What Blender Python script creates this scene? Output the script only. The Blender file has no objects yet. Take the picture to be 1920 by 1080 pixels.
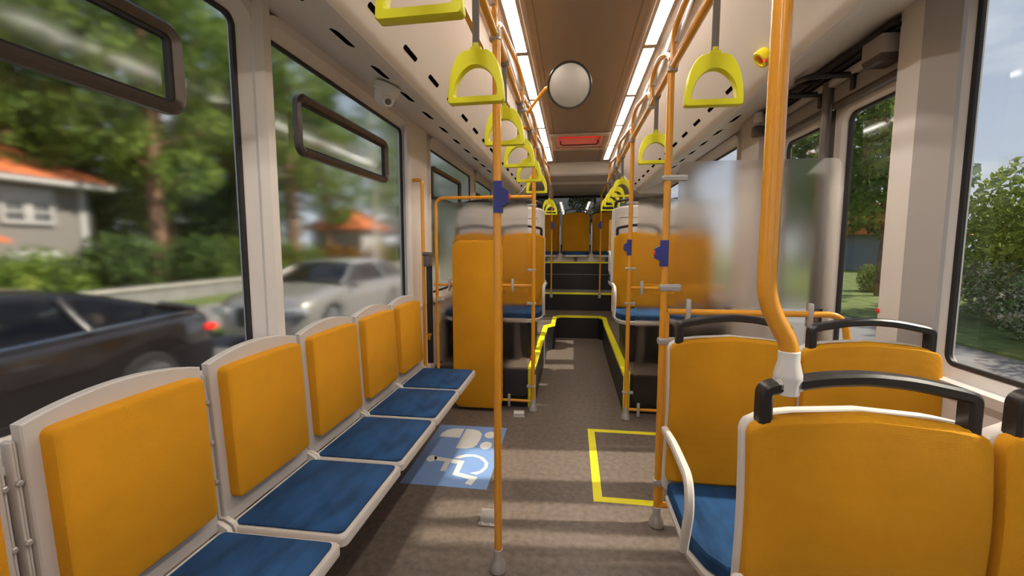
import bpy, bmesh, math, random
from mathutils import Vector, Matrix
R = math.radians
PI = math.pi
random.seed(4)
scn = bpy.context.scene
col = scn.collection

# ------------------------------------------------------------ camera, sky, sun
F_PX = 812.0
cam_d = bpy.data.cameras.new('camera')
cam = bpy.data.objects.new('camera', cam_d)
col.objects.link(cam)
cam_d.sensor_width = 36.0
cam_d.lens = 36.0 * F_PX / 1920.0
cam_d.clip_start = 0.02
cam_d.clip_end = 600
cam.location = (0, 0, 1.4)
cam.rotation_euler = (R(90 - 5.487), 0, R(7.887))
scn.camera = cam

scn.view_settings.view_transform = 'Standard'
scn.view_settings.look = 'None'
scn.view_settings.gamma = 1.0
scn.view_settings.use_curve_mapping = False
scn.view_settings.exposure = 0.33
EMIT_STRIP = 25.0
SUN_E = 5.5
SKY_E = 1.0

w = bpy.data.worlds.new('sky')
scn.world = w
w.use_nodes = True
nt = w.node_tree
nt.nodes.clear()
tc = nt.nodes.new('ShaderNodeTexCoord')
sep = nt.nodes.new('ShaderNodeSeparateXYZ')
nt.links.new(tc.outputs['Generated'], sep.inputs[0])
ramp = nt.nodes.new('ShaderNodeValToRGB')
ramp.color_ramp.elements[0].position = 0.0
ramp.color_ramp.elements[0].color = (.50, .54, .62, 1)
ramp.color_ramp.elements[1].position = .6
ramp.color_ramp.elements[1].color = (.22, .30, .46, 1)
nt.links.new(sep.outputs['Z'], ramp.inputs[0])
mp = nt.nodes.new('ShaderNodeMapping')
mp.inputs['Scale'].default_value = (2.5, 2.5, 7)
nt.links.new(tc.outputs['Generated'], mp.inputs[0])
nz = nt.nodes.new('ShaderNodeTexNoise')
nz.inputs['Scale'].default_value = 1.6
nz.inputs['Detail'].default_value = 6
nt.links.new(mp.outputs[0], nz.inputs[0])
cr = nt.nodes.new('ShaderNodeValToRGB')
cr.color_ramp.elements[0].position = .47
cr.color_ramp.elements[1].position = .72
nt.links.new(nz.outputs['Fac'], cr.inputs[0])
mx = nt.nodes.new('ShaderNodeMixRGB')
mx.inputs[2].default_value = (.72, .72, .76, 1)
nt.links.new(cr.outputs[0], mx.inputs[0])
nt.links.new(ramp.outputs[0], mx.inputs[1])
bg = nt.nodes.new('ShaderNodeBackground')
bg.inputs[1].default_value = SKY_E
nt.links.new(mx.outputs[0], bg.inputs[0])
wo = nt.nodes.new('ShaderNodeOutputWorld')
nt.links.new(bg.outputs[0], wo.inputs[0])

sun_d = bpy.data.lights.new('sun', 'SUN')
sun_d.energy = SUN_E
sun_d.angle = R(1.6)
sun_d.color = (1.0, .9, .76)
sun = bpy.data.objects.new('sun', sun_d)
col.objects.link(sun)
SUN_DIR = Vector((1.0, .09, .98))          # towards the sun
sun.rotation_euler = SUN_DIR.to_track_quat('Z', 'Y').to_euler()

# ------------------------------------------------------------ materials
MATS = {}
def mat(name, base, rough=.5, metal=0.0, bump=0.0, bscale=200.0, vary=0.0, vscale=6.0, spec=.5,
        emit=None, estr=0.0, coat=0.0, bkind='noise', bdist=.001, vcol=None, stretch=None):
    m = bpy.data.materials.new(name)
    m.use_nodes = True
    n = m.node_tree
    b = n.nodes['Principled BSDF']
    b.inputs['Base Color'].default_value = (*base, 1)
    b.inputs['Roughness'].default_value = rough
    b.inputs['Metallic'].default_value = metal
    b.inputs['Specular IOR Level'].default_value = spec
    b.inputs['Coat Weight'].default_value = coat
    if emit:
        b.inputs['Emission Color'].default_value = (*emit, 1)
        b.inputs['Emission Strength'].default_value = estr
    t = n.nodes.new('ShaderNodeTexCoord')
    src = t.outputs['Object']
    if stretch:
        mp = n.nodes.new('ShaderNodeMapping')
        mp.inputs['Scale'].default_value = stretch
        n.links.new(src, mp.inputs[0]); src = mp.outputs[0]
    if vary > 0:
        z = n.nodes.new('ShaderNodeTexNoise')
        z.inputs['Scale'].default_value = vscale
        z.inputs['Detail'].default_value = 5
        n.links.new(src, z.inputs[0])
        c = n.nodes.new('ShaderNodeValToRGB')
        lo = tuple(v * (1 - vary) for v in base)
        hi = vcol if vcol else tuple(min(1, v * (1 + vary)) for v in base)
        c.color_ramp.elements[0].position = .35
        c.color_ramp.elements[1].position = .65
        c.color_ramp.elements[0].color = (*lo, 1)
        c.color_ramp.elements[1].color = (*hi, 1)
        n.links.new(z.outputs['Fac'], c.inputs[0])
        n.links.new(c.outputs[0], b.inputs['Base Color'])
    if bump > 0:
        if bkind == 'noise':
            z = n.nodes.new('ShaderNodeTexNoise')
            z.inputs['Detail'].default_value = 3
            z.inputs['Scale'].default_value = bscale
            n.links.new(src, z.inputs[0]); h = z.outputs['Fac']
        elif bkind == 'weave':
            ws = []
            for ax in ('X', 'Y', 'Z'):
                z = n.nodes.new('ShaderNodeTexWave')
                z.bands_direction = ax
                z.inputs['Scale'].default_value = bscale
                z.inputs['Distortion'].default_value = .6
                z.inputs['Detail Scale'].default_value = 3
                n.links.new(src, z.inputs[0]); ws.append(z.outputs['Fac'])
            a = n.nodes.new('ShaderNodeMath'); a.operation = 'ADD'
            n.links.new(ws[0], a.inputs[0]); n.links.new(ws[1], a.inputs[1])
            a2 = n.nodes.new('ShaderNodeMath'); a2.operation = 'ADD'
            n.links.new(a.outputs[0], a2.inputs[0]); n.links.new(ws[2], a2.inputs[1])
            h = a2.outputs[0]
        bp = n.nodes.new('ShaderNodeBump')
        bp.inputs['Strength'].default_value = bump
        bp.inputs['Distance'].default_value = bdist
        n.links.new(h, bp.inputs['Height'])
        n.links.new(bp.outputs[0], b.inputs['Normal'])
    MATS[name] = m
    return m

CREAM = mat('cream_plastic', (.74, .68, .62), .38, bump=.12, bscale=260)
CREAM2 = mat('pillar_cream', (.56, .50, .45), .42)
GREY_P = mat('grey_panel', (.33, .29, .26), .5)
CEIL = mat('ceiling_panel', (.285, .222, .185), .42, bump=.1, bscale=300)
CEILT = mat('ceiling_trim', (.46, .385, .32), .7)
FLOOR = mat('floor_vinyl', (.155, .122, .096), .5, bump=.35, bscale=420, vary=.2, vscale=30)
BLACKP = mat('podium_black', (.012, .010, .010), .45)
BLACK = mat('black_plastic', (.017, .013, .012), .33, bump=.1, bscale=500)
SEAL = mat('black_rubber', (.02, .016, .014), .55)
BROWNF = mat('bronze_frame', (.10, .075, .06), .3, metal=.3)
ORANGE = mat('orange_fabric', (.68, .30, .012), .85, bump=.55, bscale=105, bkind='weave', bdist=.0008, vary=.07, vscale=4, spec=.2)
BLUE = mat('blue_fabric', (.012, .055, .145), .8, bump=.5, bscale=90, vary=.3, vscale=14, spec=.25, bdist=.002, stretch=(1, .4, 1))
SHELL = mat('seat_shell', (.56, .51, .46), .4, bump=.15, bscale=500)
SHELLW = mat('white_seat_shell', (.68, .63, .58), .35, bump=.1, bscale=500)
POLE = mat('orange_tube', (.80, .34, .022), .22, coat=.5)
METAL = mat('grey_metal', (.50, .47, .44), .35, metal=.35)
DMETAL = mat('dark_metal', (.16, .135, .12), .35, metal=.4)
YEL = mat('handle_yellow', (.74, .70, .008), .38)
YLINE = mat('yellow_line', (.93, .84, .02), .45)
STRAP = mat('strap_grey', (.20, .175, .16), .6)
NAVY = mat('navy_plastic', (.035, .045, .24), .35)
RED = mat('red_plastic', (.75, .05, .02), .35)
SIGNB = mat('sign_blue', (.22, .37, .68), .5, bump=.2, bscale=420)
SIGNW = mat('sign_white', (.86, .85, .82), .5)
WHITE = mat('white_plastic', (.72, .69, .65), .4)
VENT = mat('vent_dark', (.006, .004, .004), 1.0, spec=.0)
LIGHT = mat('light_diffuser', (.9, .9, .9), .4, emit=(1.0, .93, .84), estr=EMIT_STRIP)
MIRROR = mat('mirror_glass', (.42, .39, .345), .55, metal=.3)
LAWN = mat('lawn', (.115, .155, .03), .9, vary=.4, vscale=3)
ASPH = mat('asphalt', (.16, .15, .15), .85, vary=.2, vscale=4)
PAVE = mat('pavement', (.21, .20, .195), .85, vary=.15, vscale=2)
STONE = mat('pale_stone', (.40, .375, .335), .8, vary=.15, vscale=4)
BARK = mat('bark', (.22, .12, .075), .9, vary=.4, vscale=5)
BIRCH = mat('pale_bark', (.62, .57, .50), .8, vary=.3, vscale=6)
ROOFT = mat('roof_tile', (.60, .16, .055), .8, vary=.25, vscale=3)
SIDING = mat('grey_siding', (.22, .20, .185), .8, vary=.15, vscale=4, stretch=(1, 1, 14))
HWHITE = mat('house_white', (.50, .48, .47), .6)
HGLASS = mat('house_glass', (.03, .035, .04), .1)
CARBLK = mat('car_black', (.014, .010, .009), .12, coat=1.0)
CARSIL = mat('car_silver', (.30, .285, .27), .28, metal=.35, coat=.6)
TYRE = mat('tyre', (.015, .014, .014), .8)
CHROME = mat('chrome', (.7, .7, .7), .15, metal=1.0)
CARIN = mat('car_interior', (.10, .075, .06), .8)
TAIL = mat('tail_lamp', (.7, .02, .01), .3, emit=(1, .03, .02), estr=.6)
LAMPG = mat('head_lamp', (.6, .6, .62), .1, metal=.5)

def leafmat(name, c1, c2, c3=None):
    m = bpy.data.materials.new(name)
    m.use_nodes = True
    n = m.node_tree
    b = n.nodes['Principled BSDF']
    b.inputs['Roughness'].default_value = .65
    b.inputs['Specular IOR Level'].default_value = .25
    t = n.nodes.new('ShaderNodeTexCoord')
    z = n.nodes.new('ShaderNodeTexNoise')
    z.inputs['Scale'].default_value = 1.3
    z.inputs['Detail'].default_value = 8
    n.links.new(t.outputs['Object'], z.inputs[0])
    c = n.nodes.new('ShaderNodeValToRGB')
    c.color_ramp.elements[0].position = .38
    c.color_ramp.elements[0].color = (*c1, 1)
    c.color_ramp.elements[1].position = .62
    c.color_ramp.elements[1].color = (*c2, 1)
    if c3:
        c.color_ramp.elements[0].position = .34; c.color_ramp.elements[1].position = .50; e = c.color_ramp.elements.new(.57); e.color = (*c3, 1); z.inputs['Scale'].default_value = 7
    n.links.new(z.outputs['Fac'], c.inputs[0])
    n.links.new(c.outputs[0], b.inputs['Base Color'])
    tr = n.nodes.new('ShaderNodeBsdfTranslucent')
    n.links.new(c.outputs[0], tr.inputs[0])
    mixs = n.nodes.new('ShaderNodeMixShader'); mixs.inputs[0].default_value = .3
    o = n.nodes['Material Output']
    n.links.new(b.outputs[0], mixs.inputs[1]); n.links.new(tr.outputs[0], mixs.inputs[2])
    n.links.new(mixs.outputs[0], o.inputs[0])
    return m
LEAF1 = leafmat('leaf_green', (.05, .10, .016), (.25, .35, .065))
LEAF2 = leafmat('leaf_dark', (.025, .055, .012), (.12, .19, .045))
LEAF3 = leafmat('leaf_light', (.11, .18, .02), (.36, .42, .08))
LEAF4 = leafmat('leaf_flower', (.06, .12, .03), (.20, .30, .10), (.62, .58, .50))
LEAFO = leafmat('leaf_autumn', (.12, .06, .012), (.34, .17, .03))

def glassmat(name, clear, rough, ior, tint=(1, 1, 1), refl=1.0, rrough=.05, rior=1.45):
    m = bpy.data.materials.new(name)
    m.use_nodes = True
    n = m.node_tree
    n.nodes.clear()
    tr = n.nodes.new('ShaderNodeBsdfTransparent'); tr.inputs[0].default_value = (*tint, 1)
    rf = n.nodes.new('ShaderNodeBsdfRefraction')
    rf.inputs['Color'].default_value = (*tint, 1)
    rf.inputs['Roughness'].default_value = rough
    rf.inputs['IOR'].default_value = ior
    gl = n.nodes.new('ShaderNodeBsdfGlossy'); gl.inputs['Roughness'].default_value = rrough
    fr = n.nodes.new('ShaderNodeFresnel'); fr.inputs['IOR'].default_value = rior
    mm = n.nodes.new('ShaderNodeMath'); mm.operation = 'MULTIPLY'; mm.inputs[1].default_value = refl
    n.links.new(fr.outputs[0], mm.inputs[0])
    a = n.nodes.new('ShaderNodeMixShader'); a.inputs[0].default_value = clear
    n.links.new(rf.outputs[0], a.inputs[1]); n.links.new(tr.outputs[0], a.inputs[2])
    b = n.nodes.new('ShaderNodeMixShader')
    n.links.new(mm.outputs[0], b.inputs[0])
    n.links.new(a.outputs[0], b.inputs[1]); n.links.new(gl.outputs[0], b.inputs[2])
    o = n.nodes.new('ShaderNodeOutputMaterial')
    n.links.new(b.outputs[0], o.inputs[0])
    return m
G_LEFT = glassmat('window_glass_left', .0, .42, 1.02, (.93, .94, .92), .9, .10)
G_RIGHT = glassmat('window_glass_right', .82, .5, 1.012, (.95, .96, .95), .8, .06)
G_LBACK = glassmat('window_glass_back', 0, 0, 1.02, (.97, .98, .97), 0)
G_FBACK = glassmat('frosted_back', 0, 0, 1.05, (.98, .98, .98), 0)
G_CLEAR = glassmat('clear_pane_back', 1.0, 0, 1.0, (.97, .98, .97), 0)
G_FROST = glassmat('frosted_glass', .0, .75, 1.05, (.95, .92, .89), .5, .25)
G_FROST2 = glassmat('frosted_glass_light', .0, .8, 1.10, (.97, .97, .97), .0, .25)
G_CAR = glassmat('car_glass', 1.0, 0, 1.0, (.55, .55, .55), 1.0, .02)

# ------------------------------------------------------------ mesh helpers
def smooth_path(pts, r=.05, n=6):
    pts = [Vector(p) for p in pts]
    out = [pts[0]]
    for i in range(1, len(pts) - 1):
        a, b, c = pts[i - 1], pts[i], pts[i + 1]
        rr = min(r, (a - b).length * .49, (c - b).length * .49)
        p0 = b + (a - b).normalized() * rr
        p1 = b + (c - b).normalized() * rr
        for k in range(n + 1):
            t = k / n
            out.append(p0 * (1 - t) ** 2 + b * 2 * t * (1 - t) + p1 * t * t)
    out.append(pts[-1])
    return out

class MB:
    def __init__(s):
        s.bm = bmesh.new(); s.mi = 0
    def face(s, vs):
        try:
            f = s.bm.faces.new(vs); f.material_index = s.mi; f.smooth = True; return f
        except ValueError:
            return None
    def box(s, c, d, bev=0, rot=None, seg=2):
        b2 = bmesh.new()
        bmesh.ops.create_cube(b2, size=1)
        for v in b2.verts:
            v.co = Vector((v.co.x * d[0], v.co.y * d[1], v.co.z * d[2]))
        if bev > 0:
            bmesh.ops.bevel(b2, geom=b2.edges[:], offset=min(bev, min(d) * .48), segments=seg, profile=.5, affect='EDGES')
        M = Matrix.Translation(c)
        if rot is not None:
            M = M @ rot.to_4x4()
        b2.transform(M)
        s.join(b2)
        return s
    def bx(s, x0, x1, y0, y1, z0, z1, bev=0):
        return s.box(((x0 + x1) / 2, (y0 + y1) / 2, (z0 + z1) / 2), (abs(x1 - x0), abs(y1 - y0), abs(z1 - z0)), bev)
    def join(s, b2):
        vm = {v: s.bm.verts.new(v.co) for v in b2.verts}
        for f in b2.faces:
            s.face([vm[v] for v in f.verts])
        b2.free()
    def loft(s, rings, closed=True, cap=True, capend=None):
        R_ = [[s.bm.verts.new(Vector(p)) for p in r] for r in rings]
        n = len(R_[0])
        for a, b in zip(R_[:-1], R_[1:]):
            for i in range(n if closed else n - 1):
                j = (i + 1) % n
                s.face([a[i], a[j], b[j], b[i]])
        if cap:
            s.face(list(reversed(R_[0]))); s.face(R_[-1])
        return s
    def tube(s, pts, r=.016, seg=12, cap=True, sx=1.0, up=None):
        pts = [Vector(p) for p in pts]
        rings = []
        t0 = (pts[1] - pts[0]).normalized()
        u = Vector(up) if up else (Vector((0, 0, 1)) if abs(t0.z) < .9 else Vector((1, 0, 0)))
        u = (u - t0 * u.dot(t0)).normalized()
        for i, p in enumerate(pts):
            if i == 0: t = t0
            elif i == len(pts) - 1: t = (pts[i] - pts[i - 1]).normalized()
            else: t = ((pts[i] - pts[i - 1]).normalized() + (pts[i + 1] - pts[i]).normalized()).normalized()
            u = (u - t * u.dot(t)).normalized()
            v = t.cross(u)
            rings.append([p + (u * math.cos(2 * PI * k / seg) * sx + v * math.sin(2 * PI * k / seg)) * r for k in range(seg)])
        return s.loft(rings, True, cap)
    def bar(s, pts, w_, h_, up=(0, 1, 0)):
        """rectangular section swept along pts; w_ along 'up', h_ across"""
        pts = [Vector(p) for p in pts]
        rings = []
        u0 = Vector(up)
        bv = min(w_, h_) * .22
        for i, p in enumerate(pts):
            if i == 0: t = (pts[1] - pts[0]).normalized()
            elif i == len(pts) - 1: t = (pts[i] - pts[i - 1]).normalized()
            else: t = ((pts[i] - pts[i - 1]).normalized() + (pts[i + 1] - pts[i]).normalized()).normalized()
            u = (u0 - t * u0.dot(t)).normalized()
            v = t.cross(u)
            a, b = w_ / 2, h_ / 2
            q = [(a, b - bv), (a - bv, b), (-a + bv, b), (-a, b - bv), (-a, -b + bv), (-a + bv, -b), (a - bv, -b), (a, -b + bv)]
            rings.append([p + u * x + v * y for x, y in q])
        return s.loft(rings)
    def lathe(s, prof, c=(0, 0, 0), seg=20, axis='Z', rot=None):
        rings = []
        for r, z in prof:
            ring = []
            for k in range(seg):
                a = 2 * PI * k / seg
                p = Vector((max(r, 1e-4) * math.cos(a), max(r, 1e-4) * math.sin(a), z))
                if axis == 'X': p = Vector((p.z, p.x, p.y))
                if axis == 'Y': p = Vector((p.y, p.z, p.x))
                if rot is not None: p = rot @ p
                ring.append(p + Vector(c))
            rings.append(ring)
        return s.loft(rings)
    def prism(s, poly, a, b, axis='Z'):
        """poly of 2D points extruded from a to b along axis"""
        def P(x, y, t):
            return Vector((x, y, t)) if axis == 'Z' else (Vector((x, t, y)) if axis == 'Y' else Vector((t, x, y)))
        v0 = [s.bm.verts.new(P(x, y, a)) for x, y in poly]
        v1 = [s.bm.verts.new(P(x, y, b)) for x, y in poly]
        n = len(poly)
        for i in range(n):
            s.face([v0[i], v0[(i + 1) % n], v1[(i + 1) % n], v1[i]])
        s.face(list(reversed(v0))); s.face(v1)
        return s
    def build(s, name, m, parent=None, smooth=True, angle=35):
        bmesh.ops.recalc_face_normals(s.bm, faces=s.bm.faces[:])
        me = bpy.data.meshes.new(name)
        s.bm.to_mesh(me); s.bm.free()
        for x in (m if isinstance(m, (list, tuple)) else [m]):
            me.materials.append(x)
        if smooth:
            me.set_sharp_from_angle(angle=R(angle))
        else:
            for p in me.polygons: p.use_smooth = False
        o = bpy.data.objects.new(name, me)
        col.objects.link(o)
        if parent: o.parent = parent
        return o

def tag(o, label=None, cat=None, group=None, kind=None):
    if label: o['label'] = label
    if cat: o['category'] = cat
    if group: o['group'] = group
    if kind: o['kind'] = kind
    return o
def empty(name, loc, label=None, cat=None, group=None, rz=0, kind=None):
    o = bpy.data.objects.new(name, None)
    col.objects.link(o)
    o.location = loc; o.rotation_euler = (0, 0, rz); o.empty_display_size = .1
    return tag(o, label, cat, group, kind)
def copy_tree(o, parent=None):
    c = o.copy(); col.objects.link(c)
    c.parent = parent
    for ch in o.children: copy_tree(ch, c)
    return c
def struct(mb, name, m, label, cat='setting', **k):
    o = mb.build(name, m, None, **k)
    return tag(o, label, cat, kind='structure')

def rrect(x0, x1, z0, z1, r, n=5, off=0.0):
    x0 -= off; x1 += off; z0 -= off; z1 += off; r = max(r + off, .001)
    pts = []
    for cx, cz, a0 in ((x1 - r, z1 - r, 0), (x0 + r, z1 - r, 90), (x0 + r, z0 + r, 180), (x1 - r, z0 + r, 270)):
        for k in range(n + 1):
            a = R(a0 + 90 * k / n)
            pts.append((cx + r * math.cos(a), cz + r * math.sin(a)))
    return pts

def frame_mb(mb, prof, y0, y1, z0, z1, r, n=6):
    """picture-frame solid round an opening in a wall facing X. prof: list of (offset outwards, x)"""
    rings = []
    for off, x in prof + [prof[0]]:
        rings.append([Vector((x, a, b)) for a, b in rrect(y0, y1, z0, z1, r, n, off)])
    mb.loft(rings, True, cap=False)
    return mb

# ============================================================ THE BUS SHELL
XL, XR = -1.20, 1.33          # inner wall planes
YF, YB = -1.6, 8.6
struct(MB().bx(XL - .06, XR + .06, YF, 6.6, -.06, 0), 'floor', FLOOR, 'dark grey-brown vinyl bus floor running down the aisle', 'floor')

# podiums
def podium(x0, x1, poly, name, label):
    pass
PL = [(XL, 3.66), (-.315, 3.66), (-.315, 5.72), (-.225, 5.86), (-.225, 6.6), (XL, 6.6)]
PR = [(XR, 3.64), (.44, 3.64), (.445, 5.9), (.462, 6.5), (.40, 6.6), (XR, 6.6)]
ZP = .34
for nm, pl, side in (('trim_1', PL, 'left'), ('trim_2', PR, 'right')):
    mb = MB()
    mb.prism(pl, .001, ZP - .012)
    mb.mi = 1
    mb.prism(pl, ZP - .012, ZP)
    struct(mb, nm, [BLACKP, FLOOR], 'raised black wheel-arch podium along the %s of the sunken aisle' % side, 'podium', angle=20)
mb = MB(); mb.bx(XL, XR, 6.6, 8.55, 0, ZP); struct(mb, 'trim_3', BLACKP, 'black riser closing the end of the sunken aisle', 'step')
struct(MB().bx(XL, XR, 6.6, 7.2, ZP - .01, ZP + .002), 'floor_landing', FLOOR, 'narrow vinyl landing above the end of the sunken aisle', 'floor')
struct(MB().bx(XL, XR, 7.2, 8.55, ZP, .63), 'trim_4', BLACKP, 'black step riser under the second yellow edge strip', 'step')
struct(MB().bx(XL, XR, 7.205, 7.8, .63, .634), 'floor_landing', GREY_P, 'pale tread of the upper rear step', 'floor')
struct(MB().bx(XL, XR, 7.8, 8.55, .63, .90), 'trim_5', BLACKP, 'lower black riser below the rear seats', 'step')
struct(MB().bx(XL, XR, 7.87, 8.55, .90, 1.115), 'trim_6', BLACKP, 'upper black riser below the rear seats', 'step')
mb = MB(); mb.bx(XL, XR, 7.92, 8.55, 1.115, 1.27)
struct(mb, 'trim_7', CREAM, 'beige panel under the rear row of seats', 'panel')
struct(MB().bx(XL, XR, 7.80, 7.87, .895, .903), 'trim_8', METAL, 'thin grey metal step nosing halfway up the rear risers', 'step nosing')

def ribbon(pts, wdt, z, th=.006, inward=1):
    """flat strip following the aisle edge, laid on the podium top and lapping the edge"""
    mb = MB()
    pts = [Vector((x, y, 0)) for x, y in pts]
    L, Rr = [], []
    for i, p in enumerate(pts):
        if i == 0: t = pts[1] - p
        elif i == len(pts) - 1: t = p - pts[i - 1]
        else: t = (pts[i + 1] - p).normalized() + (p - pts[i - 1]).normalized()
        t.normalize()
        nrm = Vector((-t.y, t.x, 0)) * inward
        L.append(p - nrm * .006); Rr.append(p + nrm * wdt)
    rings = [[(a.x, a.y, z - .022), (a.x, a.y, z + th), (b.x, b.y, z + th), (b.x, b.y, z)] for a, b in zip(L, Rr)]
    mb.loft(rings)
    return mb
edge = [(-.315, 3.66), (-.315, 5.72), (-.225, 5.86), (-.225, 6.5), (-.15, 6.6), (.40, 6.6), (.462, 6.5), (.445, 5.9), (.44, 3.64)]
tag(ribbon(edge, .055, ZP, inward=1).build('edge_strip', YLINE), 'bright yellow edge strip outlining the sunken aisle', 'safety strip', kind='structure')
tag(MB().bx(-.365, -.312, 3.648, 3.66, .002, ZP + .004).build('edge_strip', YLINE), 'vertical yellow strip on the end of the left podium', 'safety strip', kind='structure')
tag(MB().bx(.438, .492, 3.628, 3.64, .002, ZP + .004).build('edge_strip', YLINE), 'vertical yellow strip on the end of the right podium', 'safety strip', kind='structure')
tag(MB().bx(-.75, 1.0, 7.19, 7.235, .61, .64).build('edge_strip', YLINE), 'yellow edge strip across the middle rear step', 'safety strip', kind='structure')
tag(MB().bx(-.75, 1.0, 7.86, 7.90, 1.10, 1.125).build('edge_strip', YLINE), 'yellow edge strip just below the rear seats', 'safety strip', kind='structure')
struct(MB().bx(-.318, -.306, 3.67, 3.73, .002, .27), 'trim_9', SHELLW, 'pale upright strip on the aisle side of the left podium', 'trim')
struct(MB().bx(-.318, -.308, 5.0, 5.03, .002, .31), 'trim_10', SHELLW, 'second pale upright strip further down the left podium', 'trim')
for x0, x1, s in ((XL, -.36, 'left'), (.50, XR, 'right')):  # black boxes added to darken the unlit space below the podium seats
    struct(MB().bx(x0, x1, 4.02, 4.60, ZP, .73, .01), 'trim_17' if s == 'left' else 'trim_18', BLACKP, 'dark casing added for the shade under the first %s podium seats' % s, 'casing')
# extra plinths under the high seats
for x0, x1, s in ((XL, -.52, 'left'), (.66, XR, 'right')):
    struct(MB().bx(x0, x1, 4.62, 6.6, ZP, .62, .01), 'trim_11' if s == 'left' else 'trim_12', GREY_P, 'grey plinth under the higher %s-hand seats' % s, 'plinth')

# ---- side walls with window openings
WZ0, WZ1 = .96, 2.265
LW = [(-.35, 1.530), (1.630, 3.09), (3.585, 5.19), (5.31, 6.60)]
RW = [(-.35, 1.785), (3.83, 5.25), (5.40, 6.60)]
def side_wall(name, xi, s, wins, door=None, zt=WZ1, z0=WZ0):
    mb = MB()
    xo = xi + s * .07
    lo, hi = min(xi, xo), max(xi, xo)
    segs = sorted(list(wins) + ([door] if door else []))
    y = YF
    for a, b in segs:
        mb.bx(lo, hi, y, a, 0, 2.70)
        if door and (a, b) == door:
            mb.bx(lo, hi, a, b, 2.30, 2.70)
        else:
            mb.bx(lo, hi, a, b, 0, z0); mb.bx(lo, hi, a, b, zt, 2.70)
        y = b
    mb.bx(lo, hi, y, YB, 0, 2.7)
    return mb
DOOR = (1.93, 3.10)
struct(side_wall('wl', XL, -1, LW), 'wall_left', CREAM2, 'cream left side wall of the bus between the windows', 'wall', angle=20)
struct(side_wall('wr', XR, 1, RW, DOOR, z0=.945, zt=2.28), 'wall_right', CREAM2, 'cream right side wall of the bus with the door opening', 'wall', angle=20)

def window(n, side, y0, y1, z0, z1, hop=None, pane=None, label=''):
    s = -1 if side == 'left' else 1
    xi = XL if side == 'left' else XR
    e = empty('window_%d' % n, (xi, (y0 + y1) / 2, z0), label, 'window', kind='structure')
    yc = (y0 + y1) / 2
    def loc(mb): 
        mb.bm.transform(Matrix.Translation((-xi, -yc, -z0))); return mb
    r = .07
    # reveal frame, cream, facetted
    prof = [(-.03, xi + s * .055), (-.028, xi + s * .03), (0.012, xi - s * .018), (.05, xi - s * .022), (.06, xi + s * .0), (.06, xi + s * .055)]
    mb = MB(); frame_mb(mb, prof, y0, y1, z0, z1, r); loc(mb).build('window_frame', CREAM, e, angle=15)
    prof = [(-.042, xi + s * .040), (-.042, xi + s * .028), (-.028, xi + s * .024), (-.022, xi + s * .040)]
    mb = MB(); frame_mb(mb, prof, y0, y1, z0, z1, r); loc(mb).build('seal', SEAL, e)
    mb = MB()
    x0, x1 = xi + s * .034, xi + s * .040
    poly = rrect(y0, y1, z0, z1, r, 6, -.035)
    v0 = [mb.bm.verts.new((x0, a, b)) for a, b in poly]
    v1 = [mb.bm.verts.new((x1, a, b)) for a, b in poly]
    m_ = len(poly)
    mb.face(v0)
    mb.mi = 1
    mb.face(list(reversed(v1)))
    for i in range(m_): mb.face([v0[i], v0[(i + 1) % m_], v1[(i + 1) % m_], v1[i]])
    loc(mb).build('pane', [pane, G_LBACK if side == 'left' else G_CLEAR], e, smooth=False)
    if hop:
        a, b, c, d, bw = hop
        prof = [(0, xi + s * .034), (.0, xi + s * .012), (.012, xi + s * .004), (bw - .012, xi + s * .0), (bw, xi + s * .010), (bw, xi + s * .034)]
        mb = MB(); frame_mb(mb, prof, a, b, c, d, .022); 
        vf = loc(mb).build('vent_frame', BROWNF, e); vf['label'] = 'bronze-brown frame of the tilting top vent'
        prof = [(-.012, xi + s * .034), (-.010, xi + s * .022), (.001, xi + s * .018), (.001, xi + s * .034)]
        mb = MB(); frame_mb(mb, prof, a, b, c, d, .02); loc(mb).build('vent_seal', SEAL, e)
    return e
K = 1.2 / 1.14
window(1, 'left', *LW[0], WZ0, WZ1, (-.12, 1.225, 1.835, 2.035, .035), G_LEFT, 'large near left window with a wide tilting vent, black car beyond')
window(2, 'left', *LW[1], WZ0, WZ1, (1.865, 2.745, 1.845, 2.05, .035), G_LEFT, 'second left window with tilting vent, silver estate car beyond')
window(3, 'left', *LW[2], WZ0, WZ1, (3.72, 4.64, 1.84, 2.07, .03), G_LEFT, 'third left window behind the frosted partition')
window(4, 'left', *LW[3], WZ0, WZ1, (5.35, 6.3, 1.82, 2.05, .03), G_LEFT, 'fourth and farthest left window')
window(5, 'right', *RW[0], .945, 2.40, None, G_RIGHT, 'large near right window beside the double seats showing sky and shrubs')
window(6, 'right', *RW[1], .945, 2.26, None, G_RIGHT, 'right window just behind the door')
window(7, 'right', *RW[2], .945, 2.26, None, G_RIGHT, 'farthest right window')

# sills and lower wall panels
mb = MB()
mb.prism([(XL, .10), (XL + .025, .10), (XL + .03, .92), (XL + .048, .93), (XL + .048, .948), (XL, .955)], -1.5, 3.4, 'Y')
struct(mb, 'baseboard_left', CREAM, 'cream lower lining and sill along the left wall', 'wall lining', angle=20)
mb = MB()
mb.prism([(XR, .0), (XR - .02, .0), (XR - .02, .80), (XR - .026, .80), (XR - .026, .87), (XR - .04, .90), (XR - .045, .935), (XR, .945)], -1.5, 1.80, 'Y')
struct(mb, 'baseboard_right', CREAM, 'cream lower lining and sill beside the right double seats', 'wall lining', angle=15)

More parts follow.
